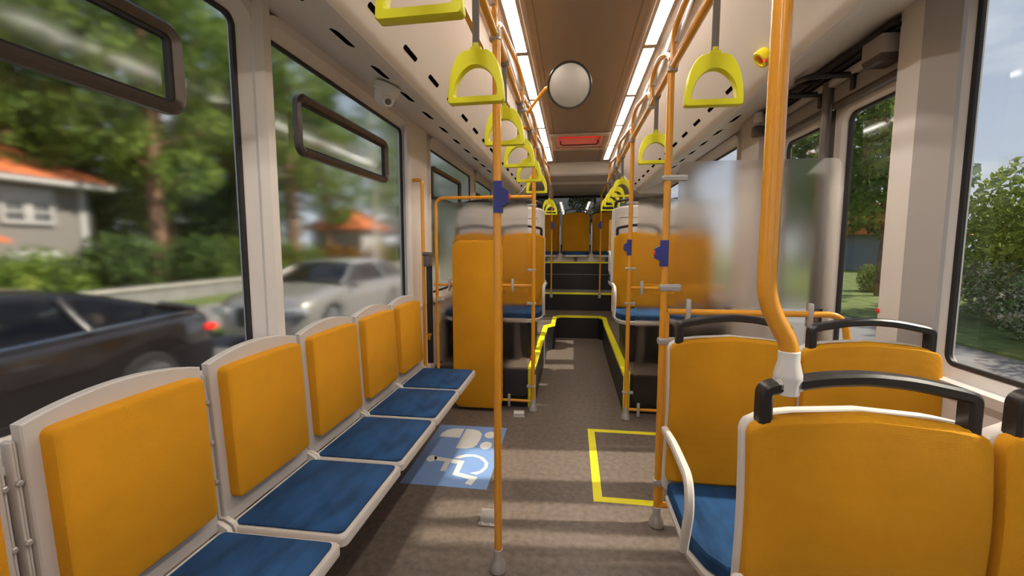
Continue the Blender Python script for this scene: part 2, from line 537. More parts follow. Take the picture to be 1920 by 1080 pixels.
# pillars
def pillar(name, x, s, pts, z0, z1, label, m=CREAM):
    mb = MB(); mb.prism([(x + s * a, b) for a, b in pts], z0, z1, 'Z')
    return struct(mb, name, m, label, 'pillar', angle=10)
pillar('trim_13', XL, 1, [(0, 1.535), (.020, 1.535), (.044, 1.560), (.044, 1.60), (.034, 1.615), (.020, 1.63), (0, 1.63)], .98, 2.33, 'facetted cream pillar between the first and second left windows')
pillar('trim_14', XL, 1, [(0, 3.045), (.02, 3.045), (.03, 3.08), (.03, 3.44), (.02, 3.475), (0, 3.475)], 0.0, 2.34, 'broad cream pillar between the second and third left windows')
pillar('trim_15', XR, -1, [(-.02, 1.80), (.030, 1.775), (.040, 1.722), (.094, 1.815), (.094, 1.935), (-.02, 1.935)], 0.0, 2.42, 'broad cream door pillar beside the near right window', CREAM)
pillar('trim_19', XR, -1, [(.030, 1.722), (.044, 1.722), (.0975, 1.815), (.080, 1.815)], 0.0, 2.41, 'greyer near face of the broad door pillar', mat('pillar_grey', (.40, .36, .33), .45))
pillar('trim_16', XR, -1, [(-.02, 3.10), (.13, 3.10), (.13, 3.40), (.10, 3.46), (-.02, 3.70)], 0.0, 2.30, 'grey-beige pillar on the far side of the door', CREAM2)

# wall_rear with window, wall_front with windscreen
mb = MB()
mb.bx(XL, XR, 8.56, 8.62, 0, 1.40); mb.bx(XL, XR, 8.56, 8.62, 2.37, 2.7)
mb.bx(XL, -1.0, 8.56, 8.62, 1.4, 2.37); mb.bx(1.12, XR, 8.56, 8.62, 1.4, 2.37)
struct(mb, 'wall_rear', CREAM2, 'rear wall round the back window', 'wall')
e = empty('window_8', (.06, 8.59, 1.4), 'dark wide rear window behind the last row of seats', 'window', kind='structure')
MB().bx(-1.06, 1.06, -.003, .003, 0, .97).build('pane', glassmat('rear_glass', 1, 0, 1, (.35, .36, .33), 1.3, .03), e)
mb = MB(); mb.bx(-1.06, 1.06, -.03, .0, -.01, .03); mb.bx(-1.06, 1.06, -.03, .0, .93, .98); mb.bx(-1.06, -1.03, -.03, 0, 0, .97); mb.bx(1.03, 1.06, -.03, 0, 0, .97)
mb.build('seal', SEAL, e)
mb = MB()
mb.bx(XL, XR, -1.66, -1.6, 0, 1.0); mb.bx(XL, XR, -1.66, -1.6, 2.3, 2.7)
struct(mb, 'wall_front', CREAM2, 'front wall of the bus behind the viewpoint', 'wall')

# ---- ceiling
XC = .06
def prof_side(s):
    """right side profile (x,z) going outwards, mirrored by s about XC"""
    q = [(.308, 2.605), (.318, 2.598), (.330, 2.598), (.338, 2.602), (.440, 2.602), (.448, 2.598), (.468, 2.588), (.492, 2.555)]
    c = [(.505, 2.565), (.60, 2.465), (.70, 2.355), (.79, 2.242), (.815, 2.208), (.832, 2.190), (.850, 2.180), (.870, 2.180), (.89, 2.187), (1.265, 2.325)]
    return [(XC + s * a, b) for a, b in q], [(XC + s * a, b) for a, b in c]
for s, side in ((-1, 'left'), (1, 'right')):
    q, c = prof_side(s)
    ye = 6.44
    mb = MB(); mb.prism(q + [(q[-1][0], 2.70), (q[0][0], 2.70)], YF, ye, 'Y')
    struct(mb, 'ceiling_lamp_rail', CEILT, 'beige ceiling rail carrying the %s light strip' % side, 'ceiling rail', angle=12)
    mb = MB(); mb.prism(c + [(c[-1][0], 2.70), (c[0][0], 2.70)], YF, ye, 'Y')
    cv = struct(mb, 'ceiling_cove', CREAM, 'sloping cream cove above the %s windows with slotted air vents' % side, 'ceiling cove', angle=25)
    # vent slots, two rows
    def slot(xc, zc, nx, nz, yc, L, wd=.0105):
        n_ = Vector((nx, 0, nz)).normalized()
        rot = Matrix(((n_.z, 0, n_.x), (0, 1, 0), (-n_.x, 0, n_.z)))
        m = MB()
        pts = rrect(-wd, wd, -L / 2, L / 2, wd * .99, 5)
        v0 = [m.bm.verts.new(rot @ Vector((a, b, .0005))) for a, b in pts]
        v1 = [m.bm.verts.new(rot @ Vector((a, b, -.012))) for a, b in pts]
        m.face(v0); m.face(list(reversed(v1)))
        for i in range(len(pts)): m.face([v0[i], v0[(i + 1) % len(pts)], v1[(i + 1) % len(pts)], v1[i]])
        o = m.build('vent_slot', VENT, cv); o.location = (xc, yc, zc)
        return o
    # upper face normal: face from (.437,2.372) to (.79,2.205)
    up = None; dn = None
    for k in range(16):
        yc = 1.604 + .327 * (k - 1)

        if s > 0 and yc < 2.5: pass
        elif up is None:
            up = slot(XC + s * .782, 2.252, -s * .113, -.09, yc, .15)
        else:
            o = up.copy(); o.location.y = yc; col.objects.link(o); o.parent = cv
        ya = 1.68 + .340 * (k - 1)
        if ya > 5.3 or (s > 0 and ya < 3.0): continue
        if dn is None:
            dn = slot(XC + s * .965, 2.187 + (.965 - .89) / (.375) * .138, s * .138, -.375, ya, .15, .021)
        else:
            o = dn.copy(); o.location.y = ya; col.objects.link(o); o.parent = cv
    # end trim of the cove
    # light strips
    for k in (0, 1, 2, 3, 4, 5, 6, 7, -1, -2):
        y0 = 2.82 + .865 * (k - 3) + .028; y1 = y0 + .810
        if y1 > 6.42: y1 = 6.42
        if y0 > 6.2: continue
        e = MB(); e.bx(-.031, .031, -(y1 - y0) / 2, (y1 - y0) / 2, -.0006, .003)
        o = e.build('ceiling_light', LIGHT)
        o.location = (XC + s * .388, (y0 + y1) / 2, 2.602)
        MB().bx(-.034, .034, (y1 - y0) / 2 + .002, (y1 - y0) / 2 + .053, -.005, .003).build('end_cap', CEILT, o)
        tag(o, 'glowing white ceiling light panel, %s of the %s strip' % (('first behind the viewpoint', 'second from the viewpoint', 'large panel cut by the top edge,', 'second visible from the front', 'third visible from the front', 'fourth visible from the front', 'fifth visible, second from the rear,', 'last, at the rear end', 'farthest behind the viewpoint', 'second behind the viewpoint')[k], side), 'light', 'glowing panels of the %s light strip' % side)

# centre panel with hatch opening
HX0, HX1, HY0, HY1 = -.20, .33, 4.90, 5.48
mb = MB()
x0, x1 = XC - .308, XC + .308
mb.bx(x0, x1, YF, HY0, 2.608, 2.70); mb.bx(x0, x1, HY1, 6.44, 2.608, 2.70)
mb.bx(x0, HX0, HY0, HY1, 2.608, 2.70); mb.bx(HX1, x1, HY0, HY1, 2.608, 2.70)
struct(mb, 'ceiling', CEIL, 'brown centre ceiling panel between the two light strips', 'ceiling')
for s in (-1, 1):
    struct(MB().bx(XC + s * .268, XC + s * .276, YF, 6.40, 2.6055, 2.61), 'ceiling_seam', DMETAL, 'thin dark seam line on the %s of the brown ceiling panel' % ('left' if s < 0 else 'right'), 'seam')
# hatch
e = empty('roof_hatch', (.065, 5.19, 2.608), 'square roof hatch with a red pane in the brown ceiling', 'roof hatch')
mb = MB()
e.scale = (1.176, 1.176, 1)
for a, b, c, d in ((-.275, .275, -.33, -.25), (-.275, .275, .25, .33), (-.275, -.225, -.25, .25), (.225, .275, -.25, .25)):
    mb.bx(a, b, c, d, -.022, .0, .006)
mb.build('hatch_frame', CEILT, e)
mb = MB()
for a, b, c, d in ((-.225, .225, -.25, -.24), (-.225, .225, .24, .25), (-.225, -.215, -.24, .24), (.215, .225, -.24, .24)):
    mb.bx(a, b, c, d, .0, .12)
mb.build('shaft_lining', WHITE, e)
m = bpy.data.materials.new('red_hatch_glass'); m.use_nodes = True
b_ = m.node_tree.nodes['Principled BSDF']; b_.inputs['Base Color'].default_value = (.75, .05, .04, 1); b_.inputs['Roughness'].default_value = .3
trn = m.node_tree.nodes.new('ShaderNodeBsdfTranslucent'); trn.inputs[0].default_value = (.85, .12, .10, 1)
ms = m.node_tree.nodes.new('ShaderNodeMixShader'); ms.inputs[0].default_value = .6
m.node_tree.links.new(b_.outputs[0], ms.inputs[1]); m.node_tree.links.new(trn.outputs[0], ms.inputs[2])
m.node_tree.links.new(ms.outputs[0], m.node_tree.nodes['Material Output'].inputs[0])
MB().bx(-.215, .215, -.24, .24, .105, .112).build('hatch_pane', m, e)
mb = MB(); mb.tube(smooth_path([(-.19, .20, .06), (-.19, .23, .03), (-.17, .235, .02), (.17, .235, .02), (.19, .23, .03), (.19, .20, .06)], .02), .006, 8)
mb.build('hatch_handle', BLACK, e)

# rear part of the ceiling, stepped bulkheads
mb = MB()
mb.prism([(6.44, 2.60), (6.50, 2.595), (6.62, 2.47), (6.66, 2.45), (7.20, 2.44), (7.22, 2.40), (8.56, 2.39), (8.56, 2.70), (6.44, 2.70)], XL, XR, 'X')
struct(mb, 'ceiling_rear', CREAM, 'stepped cream ceiling over the rear seats', 'ceiling', angle=8)
for s, side in ((-1, 'left'), (1, 'right')):
    mb = MB()
    mb.prism([(XC + s * .50, 2.56), (XC + s * .80, 2.21), (XC + s * .88, 2.15), (XC + s * 1.265, 2.15), (XC + s * 1.265, 2.56)], 6.44, 6.9, 'Y')
    mb.prism([(XC + s * .72, 2.45), (XC + s * .82, 2.24), (XC + s * 1.265, 2.20), (XC + s * 1.265, 2.45)], 6.9, 8.56, 'Y')
    struct(mb, 'ceiling_corner', CREAM, 'cream corner casing closing the %s cove at the rear' % side, 'ceiling casing', angle=12)
struct(MB().bx(XL - .07, -.22, YF, YB, 2.70, 2.76), 'roof_skin', CREAM2, 'bus roof skin over the left half', 'roof')
struct(MB().bx(.35, XR + .07, YF, YB, 2.70, 2.76), 'roof_skin', CREAM2, 'bus roof skin over the right half', 'roof')
mb = MB(); mb.bx(-.22, .35, YF, 4.88, 2.70, 2.76); mb.bx(-.22, .35, 5.50, YB, 2.70, 2.76)
struct(mb, 'roof_skin', CREAM2, 'bus roof skin in front of and behind the roof hatch', 'roof')

# ============================================================ DOOR
e = empty('door_1', (XR, 2.515, 0), 'double leaf bus door with tall glazed leaves', 'door', kind='structure')
def leaf(y0, y1, gy0, gy1, zt):
    a, b = y0 - 2.515, y1 - 2.515
    ga, gb = gy0 - 2.515, gy1 - 2.515
    def fr(prof, x_off=0):
        mb = MB(); frame_mb(mb, prof, ga, gb, .18, zt, .05); return mb
    mb = fr([(0, .03), (0, .0), (.012, -.018), (.05, -.018), (.055, .03)])
    mb.bx(0.0, .03, a, b, .02, .15); mb.bx(0, .03, a, ga - .03, .02, zt + .05); mb.bx(0, .03, gb + .03, b, .02, zt + .05)
    lf = mb.build('door_leaf', CREAM, e, angle=20)
    m2 = fr([(-.012, .026), (-.012, .008), (.002, .006), (.002, .026)]); m2.build('seal', SEAL, lf)
    m3 = MB()
    v0 = [m3.bm.verts.new((.014, y_, z_)) for y_, z_ in ((ga, .18), (gb, .18), (gb, zt), (ga, zt))]
    v1 = [m3.bm.verts.new((.020, y_, z_)) for y_, z_ in ((ga, .18), (gb, .18), (gb, zt), (ga, zt))]
    m3.face(v0); m3.mi = 1; m3.face(list(reversed(v1)))
    for i in range(4): m3.face([v0[i], v0[(i + 1) % 4], v1[(i + 1) % 4], v1[i]])
    m3.build('pane', [G_RIGHT, G_CLEAR], lf, smooth=False)
    return lf
leaf(1.95, 2.50, 2.03, 2.40, 2.05)
leaf(2.54, 3.09, 2.61, 3.02, 2.05)
mb = MB(); mb.bx(-.0, .02, -.012, .022, .02, 2.1); mb.build('door_seal', SEAL, e)
mb = MB(); mb.tube([(-.06, -.045, .03), (-.06, -.045, 2.22)], .024, 16); mb.tube([(-.06, -.045, 2.2), (-.005, -.045, 2.2)], .012); mb.tube([(-.06, -.045, .06), (-.005, -.045, .06)], .012)
o = mb.build('door_column', DMETAL, e); o['label'] = 'dark turning column in the middle of the door'
# head of the door: recess with rail, brush strips and arms
mb = MB(); mb.bx(XR - .02, XR + .05, 1.94, 3.10, 2.12, 2.36); struct(mb, 'door_head_panel', CREAM2, 'pale panel above the door leaves', 'panel')
e = empty('door_gear', (XR - .05, 2.5, 2.16), 'black and bronze door operating gear above the door', 'door mechanism')
mb = MB(); mb.bx(-.045, .03, -.57, .58, .075, .10, .004); mb.bx(-.075, -.05, -.57, .58, .085, .105, .003); mb.build('gear_rail', BLACK, e)
mb = MB(); mb.bx(-.02, .03, -.57, .58, .03, .065, .003); mb.build('upper_trim', CREAM2, e)
mb = MB(); mb.bx(.0, .028, -.57, -.07, -.05, .022, .003); mb.bx(.0, .028, .0, .56, -.05, .022, .003); mb.build('gear_cover', GREY_P, e)
mb = MB(); mb.bx(-.014, .02, -.57, -.07, -.085, -.055, .008); mb.bx(-.014, .02, .0, .56, -.085, -.055, .008); mb.build('brush_strip', BROWNF, e)
for y0 in (-.21, .06):
    mb = MB(); mb.tube(smooth_path([(-.03, y0 + .22, .085), (-.165, y0 + .20, .072), (-.165, y0 + .03, .045), (-.0, y0 - .01, .03)], .05), .0135, 12)
    mb.box((.0, y0 - .01, -.0), (.022, .035, .075), .006)
    mb.build('door_arm', BLACK, e)
mb = MB(); mb.box((-.05, -.48, .035), (.085, .12, .075), .006); o = mb.build('drive_box', GREY_P, e)
mb = MB(); mb.prism([(-.54, -.003), (-.42, -.003), (-.44, -.03), (-.53, -.03)], -.09, -.01, 'X'); mb.build('drive_lens', BROWNF, e)

# ============================================================ TUBES AND POLES
RP = .0165
def sleeve(e, z, up=True):
    mb = MB(); mb.lathe([(.030, 0), (.036, .004), (.034, .03), (.024, .052), (.0205, .06), (.0205, .10), (.018, .102)], (0, 0, z), 20)
    o = mb.build('pole_foot', METAL, e); o['label'] = 'grey metal foot socket'
    return o
def call_button(e, z, s=1, rz=0):
    """blue push-button body on the pole, button facing local -X*s"""
    mb = MB(); mb.prism([(-.045 * 0 + .012, -.062), (-.022, -.062), (-.022, -.038), (-.048, -.022), (-.048, .022), (-.022, .038), (-.022, .062), (.012, .062)], -.018, .018, 'Y')
    bm_ = mb.bm
    if s < 0:
        bm_.transform(Matrix.Scale(-1, 4, (1, 0, 0)))
    bm_.transform(Matrix.Translation((0, 0, z)))
    o = mb.build('button_housing', NAVY, e, angle=20); o['label'] = 'dark blue stop-button housing'
    m2 = MB(); m2.lathe([(.014, 0), (.013, .005), (.0, .007)], (0, 0, 0), 14, 'X')
    if s > 0: m2.bm.transform(Matrix.Scale(-1, 4, (1, 0, 0)))
    m2.bm.transform(Matrix.Translation((-.047 * s, 0, z)))
    m2.build('stop_button', RED, o)
    return o
def clampx(e, x0, x1, z, y=0, w_=.022, t=.030):
    mb = MB(); mb.box(((x0 + x1) / 2, y, z), (abs(x1 - x0), t, w_), .005); mb.box(((x0 + x1) / 2, y - .001, z + w_ * .1), (abs(x1 - x0) + .003, t + .003, .002), 0)
    return mb.build('glass_clamp', METAL, e)
def clampz(e, x, z0, z1, y=0):
    mb = MB(); mb.box((x, y, (z0 + z1) / 2), (.022, .034, abs(z1 - z0)), .005)
    return mb.build('glass_clamp', METAL, e)

# left near pole
e = empty('grab_pole', (-.300, 1.73, 0), 'tall orange grab pole nearest the left bench seats', 'grab pole')
MB().tube([(0, 0, .05), (0, 0, 2.21)], RP, 16).build('tube', POLE, e)
sleeve(e, 0)
call_button(e, 1.595, -1)
# pole at left partition
e = empty('grab_pole', (-.316, 3.58, 0), 'orange grab pole at the aisle end of the left frosted partition', 'grab pole')
MB().tube([(0, 0, .05), (0, 0, 2.21)], RP, 16).build('tube', POLE, e)
sleeve(e, 0)
# right pole near
e = empty('grab_pole', (.437, 2.14, 0), 'orange grab pole at the aisle end of the right frosted partition', 'grab pole')
MB().tube([(0, 0, .05), (0, 0, 2.21)], RP, 16).build('tube', POLE, e)
sleeve(e, 0)
call_button(e, 1.367, 1)
e = empty('grab_pole', (.447, 3.50, 0), 'orange grab pole at the right podium corner behind the door', 'grab pole')
MB().tube([(0, 0, .05), (0, 0, 2.21)], RP, 16).build('tube', POLE, e)
sleeve(e, 0)
call_button(e, 1.392, 1)
for x, s, side in ((-.336, -1, 'left'), (.452, 1, 'right')):
    e = empty('grab_pole', (x, 7.16, .575), 'farthest orange grab pole, %s of the rear centre seat' % side, 'grab pole')
    MB().tube([(0, 0, .04), (0, 0, 1.54)], .013, 12).build('tube', POLE, e)
    MB().box((0, .015, .03), (.045, .05, .10), .006).build('pole_foot', METAL, e)
    call_button(e, 1.165, s)

# rails under the ceiling
def rail_joint(mb, x, y, z):
    mb.lathe([(.021, -.022), (.024, -.018), (.024, .018), (.021, .022)], (x, y, z), 14)
    mb.lathe([(.021, -.022), (.023, -.018), (.023, .018), (.021, .022)], (x, y, z), 14, 'Y')
for x, side, js, xe in ((-.305, 'left', [.15, 1.73, 2.62, 3.58, 4.6, 5.7], -.336), (.440, 'right', [.55, 2.13, 2.66, 3.46, 4.5, 5.55], .452)):
    e = empty('ceiling_rail', (x, 3.0, 2.21), 'long orange handrail under the %s light strip' % side, 'handrail')
    s = -1 if side == 'left' else 1
    MB().tube(smooth_path([(0, -4.2, 0), (0, 3.9, 0), (xe - x, 4.16, -.03), (xe - x, 4.16, -.16)], .12), RP, 14).build('rail_tube', POLE, e)
    for a, b in zip(js[:-1], js[1:]):
        mb = MB(); mb.tube(smooth_path([(0, b - 3.0, .0), (0, b - 3.0, .15), (s * .004, b - 3.16, .185), (s * .012, a - 3.0 + .16, .12), (0, a - 3.0 + .03, .045)], .11), .0135, 12)
        mb.build('upper_bow', POLE, e)
    for b in js:
        mb = MB(); rail_joint(mb, 0, b - 3.0, 0); mb.build('joint_clamp', METAL, e)
    for b in js:
        mb = MB(); mb.tube([(0, b - 3.06, .08), (s * .10, b - 3.06, .385)], .010); mb.build('ceiling_bracket', METAL, e)
e = empty('outer_rail', (-.375, 2.2, 2.20), 'thin orange rail running outboard of the left handrail', 'handrail')
mb = MB(); mb.tube(smooth_path([(.07, -1.9, 0), (0, -1.85, 0), (0, .75, 0), (.07, .85, 0)], .04), .010, 12); mb.build('rail_tube', POLE, e)

# wall grab tube left of partition
e = empty('wall_grab_tube', (-1.10, 3.12, 0), 'thin orange wall grab tube between left bench and partition', 'grab pole')
mb = MB(); mb.tube(smooth_path([(-.065, 0, 1.885), (0, 0, 1.885), (0, 0, .42), (-.065, 0, .42)], .025), .0135, 12); mb.build('tube', POLE, e)
# seat belt
e = empty('seat_belt', (-1.045, 3.06, 0), 'black seat belt hanging from a grey reel beside the backrest board', 'seat belt')
mb = MB(); mb.box((0, 0, 1.305), (.055, .06, .105), .012); mb.box((.0, -.008, 1.345), (.062, .066, .03), .008); mb.build('belt_reel', DMETAL, e)
mb = MB(); mb.box((0.004, -.0, .90), (.036, .004, .74)); mb.box((0.008, .012, .90), (.036, .004, .74)); mb.build('webbing', BLACK, e)
mb = MB(); mb.prism([(-.022, .015), (.022, .015), (.010, -.012), (.008, -.035), (-.008, -.035), (-.010, -.012)], -.012, -.006, 'Y'); mb.bm.transform(Matrix.Translation((.004, 0, .745))); o = mb.build('tongue', CHROME, e)

# ---- left partition
e = empty('partition', (-.73, 3.58, 0), 'left frosted glass partition in an orange tube frame', 'partition')
mb = MB()
mb.tube(smooth_path([(.414 - .017, 0, 1.805), (-.415, 0, 1.805), (-.415, 0, .03)], .075), .014, 12)
mb.build('frame_tube', POLE, e)
MB().tube([(-.44, 0, 1.074), (.40, 0, 1.074)], .012, 12).build('cross_tube', POLE, e)
MB().tube([(-.41, 0, .085), (.40, 0, .085)], .012, 12).build('cross_tube', POLE, e)
def pane(e, x0, x1, z0, z1, y=0.0, r=.03):
    mb = MB()
    poly = rrect(x0, x1, z0, z1, r, 4)
    v0 = [mb.bm.verts.new((a, y - .003, b)) for a, b in poly]
    v1 = [mb.bm.verts.new((a, y + .003, b)) for a, b in poly]
    mb.face(v0); mb.mi = 1; mb.face(list(reversed(v1))); mb.mi = 2
    n_ = len(poly)
    for i in range(n_): mb.face([v0[i], v0[(i + 1) % n_], v1[(i + 1) % n_], v1[i]])
    return mb.build('glass_pane', [G_FROST, G_FBACK, G_CLEAR], e, smooth=False)
pane(e, -.385, .365, 1.11, 1.765)
pane(e, -.385, .365, .125, 1.03)
for z in (1.735, 1.205, .925): clampx(e, .36, .435, z)
clampx(e, -.43, -.355, .94); clampx(e, .36, .435, .215)
for x in (-.305, .24): clampz(e, x, 1.02, 1.13)
clampz(e, .21, .03, .14)

# ---- right partition (near)
e = empty('partition', (.80, 2.14, 0), 'right frosted glass partition beside the door', 'partition')
mb = MB()
mb.tube(smooth_path([(-.345, 0, .13), (-.345, 0, 1.089)], .02), .012, 12)
mb.tube(smooth_path([(-.345, 0, 1.089), (.43, 0, 1.089), (.455, 0, .95), (.455, 0, .2), (.40, 0, .11), (-.36, 0, .11)], .08), .0145, 12)
mb.build('frame_tube', POLE, e)
pane(e, -.315, .375, 1.115, 1.79)
pane(e, -.315, .375, .17, 1.05)
clampx(e, -.385, -.275, 1.716, 0, .026, .036); clampx(e, -.385, -.29, 1.205, 0, .032, .04); clampx(e, -.385, -.27, .945, 0, .032, .04); clampx(e, -.385, -.27, .23, 0, .032, .04)
clampz(e, -.25, 1.03, 1.15); clampz(e, .285, 1.03, 1.14)
# ---- right partition (far)
e = empty('partition', (.80, 3.50, 0), 'farther right frosted glass partition in front of the podium seats', 'partition')
mb = MB(); mb.tube([(-.35, 0, 1.074), (.38, 0, 1.074)], .012, 12); mb.build('cross_tube', POLE, e)
mb = MB(); mb.tube([(-.35, 0, .085), (.38, 0, .085)], .012, 12); mb.build('cross_tube', POLE, e)
pane(e, -.30, .37, 1.11, 1.765)
pane(e, -.30, .37, .125, 1.03)
for z in (1.735, 1.225, .95, .225): clampx(e, -.385, -.30, z)
clampz(e, -.255, 1.02, 1.13); clampz(e, -.255, .03, .14)

# big cranked pole, foreground right
e = empty('cranked_grab_pole', (.455, .965, 1.112), 'thick orange cranked grab pole standing on the near right seat handle', 'grab pole')
mb = MB(); mb.tube(smooth_path([(0, 0, .03), (0, 0, .083), (-.052, 0, .173), (-.052, 0, 1.258)], .055, 8), .0185, 20); mb.build('tube', POLE, e)
mb = MB(); mb.lathe([(.021, -.024), (.0235, -.022), (.0235, .0), (.027, .012), (.027, .020), (.0205, .048), (.0205, .068), (.019, .070)], (0, 0, 0), 24); mb.box((0, 0, 0), (.05, .036, .03), .006)
o = mb.build('clamp_socket', WHITE, e); o['label'] = 'pale grey cast clamp socket'

# backrest board in front of left partition
mb = MB()
pts = rrect(-.215, .205, .03, 1.45, .075, 8)
rings = []
for y, off in ((.0, -.006), (-.006, 0), (-.044, 0), (-.052, -.003), (-.056, -.012)):
    rings.append([(a, y, b) for a, b in rrect(-.215, .205, .03, 1.45, .075, 8, off)])
mb.loft(rings)
o = mb.build('backrest_board', ORANGE); o.location = (-.775, 3.555, 0)
tag(o, 'tall orange padded backrest board before the left partition', 'padded board')

# ============================================================ SEATS
def pad_rings(wd, z0, z1, arch, th, rc, yf, n=28, ex=.28, steps=18, bot=.03, tw=1.0):
    """rounded pad: list of rings going up. yf(t) front face y"""
    rings = []
    for k in range(steps + 1):
        t = k / steps
        t2 = t
        z = z0 + (z1 - z0) * t
        # corner rounding at the top and bottom
        dz = (z1 - z); db = (z - z0)
        hw = wd / 2 * (tw + (1 - tw) * (1 - t))
        if dz < rc: hw -= rc - math.sqrt(max(0, rc * rc - (rc - dz) ** 2))
        if db < bot: hw -= bot - math.sqrt(max(0, bot * bot - (bot - db) ** 2))
        e_ = .012
        th_ = th
        if dz < e_: th_ = th * (.55 + .45 * math.sqrt(1 - (1 - dz / e_) ** 2))
        if db < e_: th_ = th * (.55 + .45 * math.sqrt(1 - (1 - db / e_) ** 2))
        ring = []
        yy = yf(t)
        for i in range(n):
            a = 2 * PI * i / n
            ca, sa = math.cos(a), math.sin(a)
            x = hw * math.copysign(abs(ca) ** ex, ca)
            y = th_ / 2 * math.copysign(abs(sa) ** .35, sa)
            g = max(0, (t - .0)) ** 1.0
            ring.append((x, yy + th / 2 + y, z + arch * g * (1 - (2 * x / wd) ** 2)))
        rings.append(ring)
    return rings
def nonuni(wd, z0, z1, arch, th, rc, yf, bot=.03, tw=1.0, n=28):
    rr = pad_rings(wd, z0, z1, arch, th, rc, yf, n=n, steps=60, bot=bot, tw=tw)
    keep = [0, 1, 2, 3] + list(range(6, 54, 4)) + [54, 55, 56, 57, 58, 59, 60]
    return [rr[i] for i in keep]

def make_seat(top=1.025, arm=True, arch=.030, handle=True, w_=.460):
    """passenger seat facing -Y, origin on the floor under the front face of its backrest"""
    e = empty('passenger_seat', (0, 0, 0))
    yf = lambda t: .012 * math.cos(t * PI * 1.6) + .004
    rr = nonuni(w_ + .010, .40, top + .001, arch, .040, .034, lambda t: yf(t) + .034, tw=.99)
    mb = MB(); mb.loft(rr); mb.build('shell', SHELLW, e)
    rr = nonuni(w_ - .004, .46, top, arch, .044, .030, yf, bot=.02)
    mb = MB(); mb.loft(rr); mb.build('backrest', ORANGE, e)
    # pan and cushion in plan
    h = w_ / 2
    plan = [(h, .02), (h, -.30), (h - .03, -.39), (h - .07, -.44), (-h + .07, -.44), (-h + .03, -.39), (-h, -.30), (-h, .02)]
    def shrink(p, d): return [(x - math.copysign(d, x), y + (d if y < -.1 else 0)) for x, y in p]
    mb = MB(); mb.loft([[(x, y, z) for x, y in shrink(plan, d)] for z, d in ((.365, .03), (.372, .006), (.398, 0), (.405, .004))]); mb.build('seat_pan', SHELLW, e)
    mb = MB(); mb.loft([[(x, y, z) for x, y in shrink(plan, d)] for z, d in ((.405, .014), (.412, .008), (.447, .008), (.456, .013), (.460, .024))]); mb.build('cushion', BLUE, e)
    if handle:
        zb = top - .01
        pts = smooth_path([(-.195, .035, zb), (-.195, .035, top + .072), (-.17, .035, top + .080), (-.08, .035, top + .098), (0, .035, top + .104), (.08, .035, top + .098), (.17, .035, top + .080), (.195, .035, top + .072), (.195, .035, zb)], .028, 6)
        mb = MB(); mb.bar(pts, .040, .026, (0, 1, 0)); mb.build('handle', BLACK, e)
        # thicker feet
    if arm:
        x = -h - .016
        pts = smooth_path([(x, -.01, .69), (x, -.16, .70), (x, -.36, .685), (x, -.385, .60), (x, -.33, .43)], .06, 6)
        mb = MB(); mb.bar(pts, .026, .028, (1, 0, 0)); mb.build('armrest', SHELLW, e)
    mb = MB(); mb.prism([(-.30, 0), (-.08, 0), (-.04, .365), (-.33, .365)], -.03, .03, 'X'); mb.build('pedestal', DMETAL, e)
    return e
sa = make_seat(1.025, True)
sb = None
def put(proto, loc, label, group, rz=0, first=False, noarm=False):
    o = proto if first else copy_tree(proto)
    o.location = loc; o.rotation_euler.z = rz
    tag(o, label, 'seat', group)
    return o
put(sa, (.606, .932, 0), 'large near orange seat with its back filling the lower right', 'double seats on the right', first=True)
put(sa, (.612, 1.70, 0), 'orange seat with blue cushion and grey armrest beside the right partition', 'double seats on the right')
sw = make_seat(1.025, False)
put(sw, (1.080, .932, 0), 'orange window seat cut off by the bottom right corner', 'double seats on the right', first=True)
put(sw, (1.076, 1.68, 0), 'orange window seat behind the near one, against the door pillar', 'double seats on the right')

# podium seats
sp = make_seat(1.15, True, .04)
put(sp, (.622, 4.25, .35), 'orange podium seat on the right of the aisle, behind the farther partition', 'podium seats facing forward', first=True)
spn = make_seat(1.15, False, .04)
put(spn, (1.09, 4.25, .35), 'orange podium seat by the right window, behind frosted glass', 'podium seats facing forward', first=True)
# left row: mirrored armrest
def mirror_arm(e):
    for ch in e.children:
        if ch.name.startswith('armrest'):
            ch.scale.x = -1
    return e
sl = copy_tree(sp); mirror_arm(sl)
put(sl, (-.497, 4.25, .35), 'orange podium seat on the left of the aisle, behind the left partition', 'podium seats facing forward', first=True)
put(spn, (-.960, 4.25, .35), 'orange podium seat by the left window, behind frosted glass', 'podium seats facing forward')
put(sp, (.755, 6.35, .63), 'right-hand aisle seat in the second-last row facing forward', 'podium seats facing forward')
put(sl, (-.65, 6.35, .63), 'left-hand aisle seat in the second-last row facing forward', 'podium seats facing forward')
# rear-facing seats standing back to back with them
def make_back_seat():
    e = make_seat(1.15, False, .04)
    # recessed frame on the shell's back
    mb = MB()
    rr_o = []
    for off, y in ((0, .075), (0, .083), (-.02, .083), (-.028, .073)):
        rr_o.append([(a, y, b) for a, b in rrect(-.19, .19, .60, 1.09, .04, 5, off)])
    mb.loft(rr_o, True, cap=False); mb.build('back_rim', SHELLW, e)
    mb = MB(); mb.box((0, .076, .84), (.34, .006, .44), .002); mb.build('back_inset', SHELL, e)
    return e
sr = make_back_seat()
put(sr, (.622, 4.55, .62), 'pale seat back rising behind the right aisle podium seat', 'rear-facing podium seats', rz=PI, first=True)
put(sr, (1.09, 4.55, .62), 'pale seat back rising behind the right window podium seat', 'rear-facing podium seats', rz=PI)
put(sr, (-.515, 4.55, .62), 'pale seat back rising behind the left aisle podium seat', 'rear-facing podium seats', rz=PI)
put(sr, (-.974, 4.55, .62), 'pale seat back rising behind the left window podium seat', 'rear-facing podium seats', rz=PI)
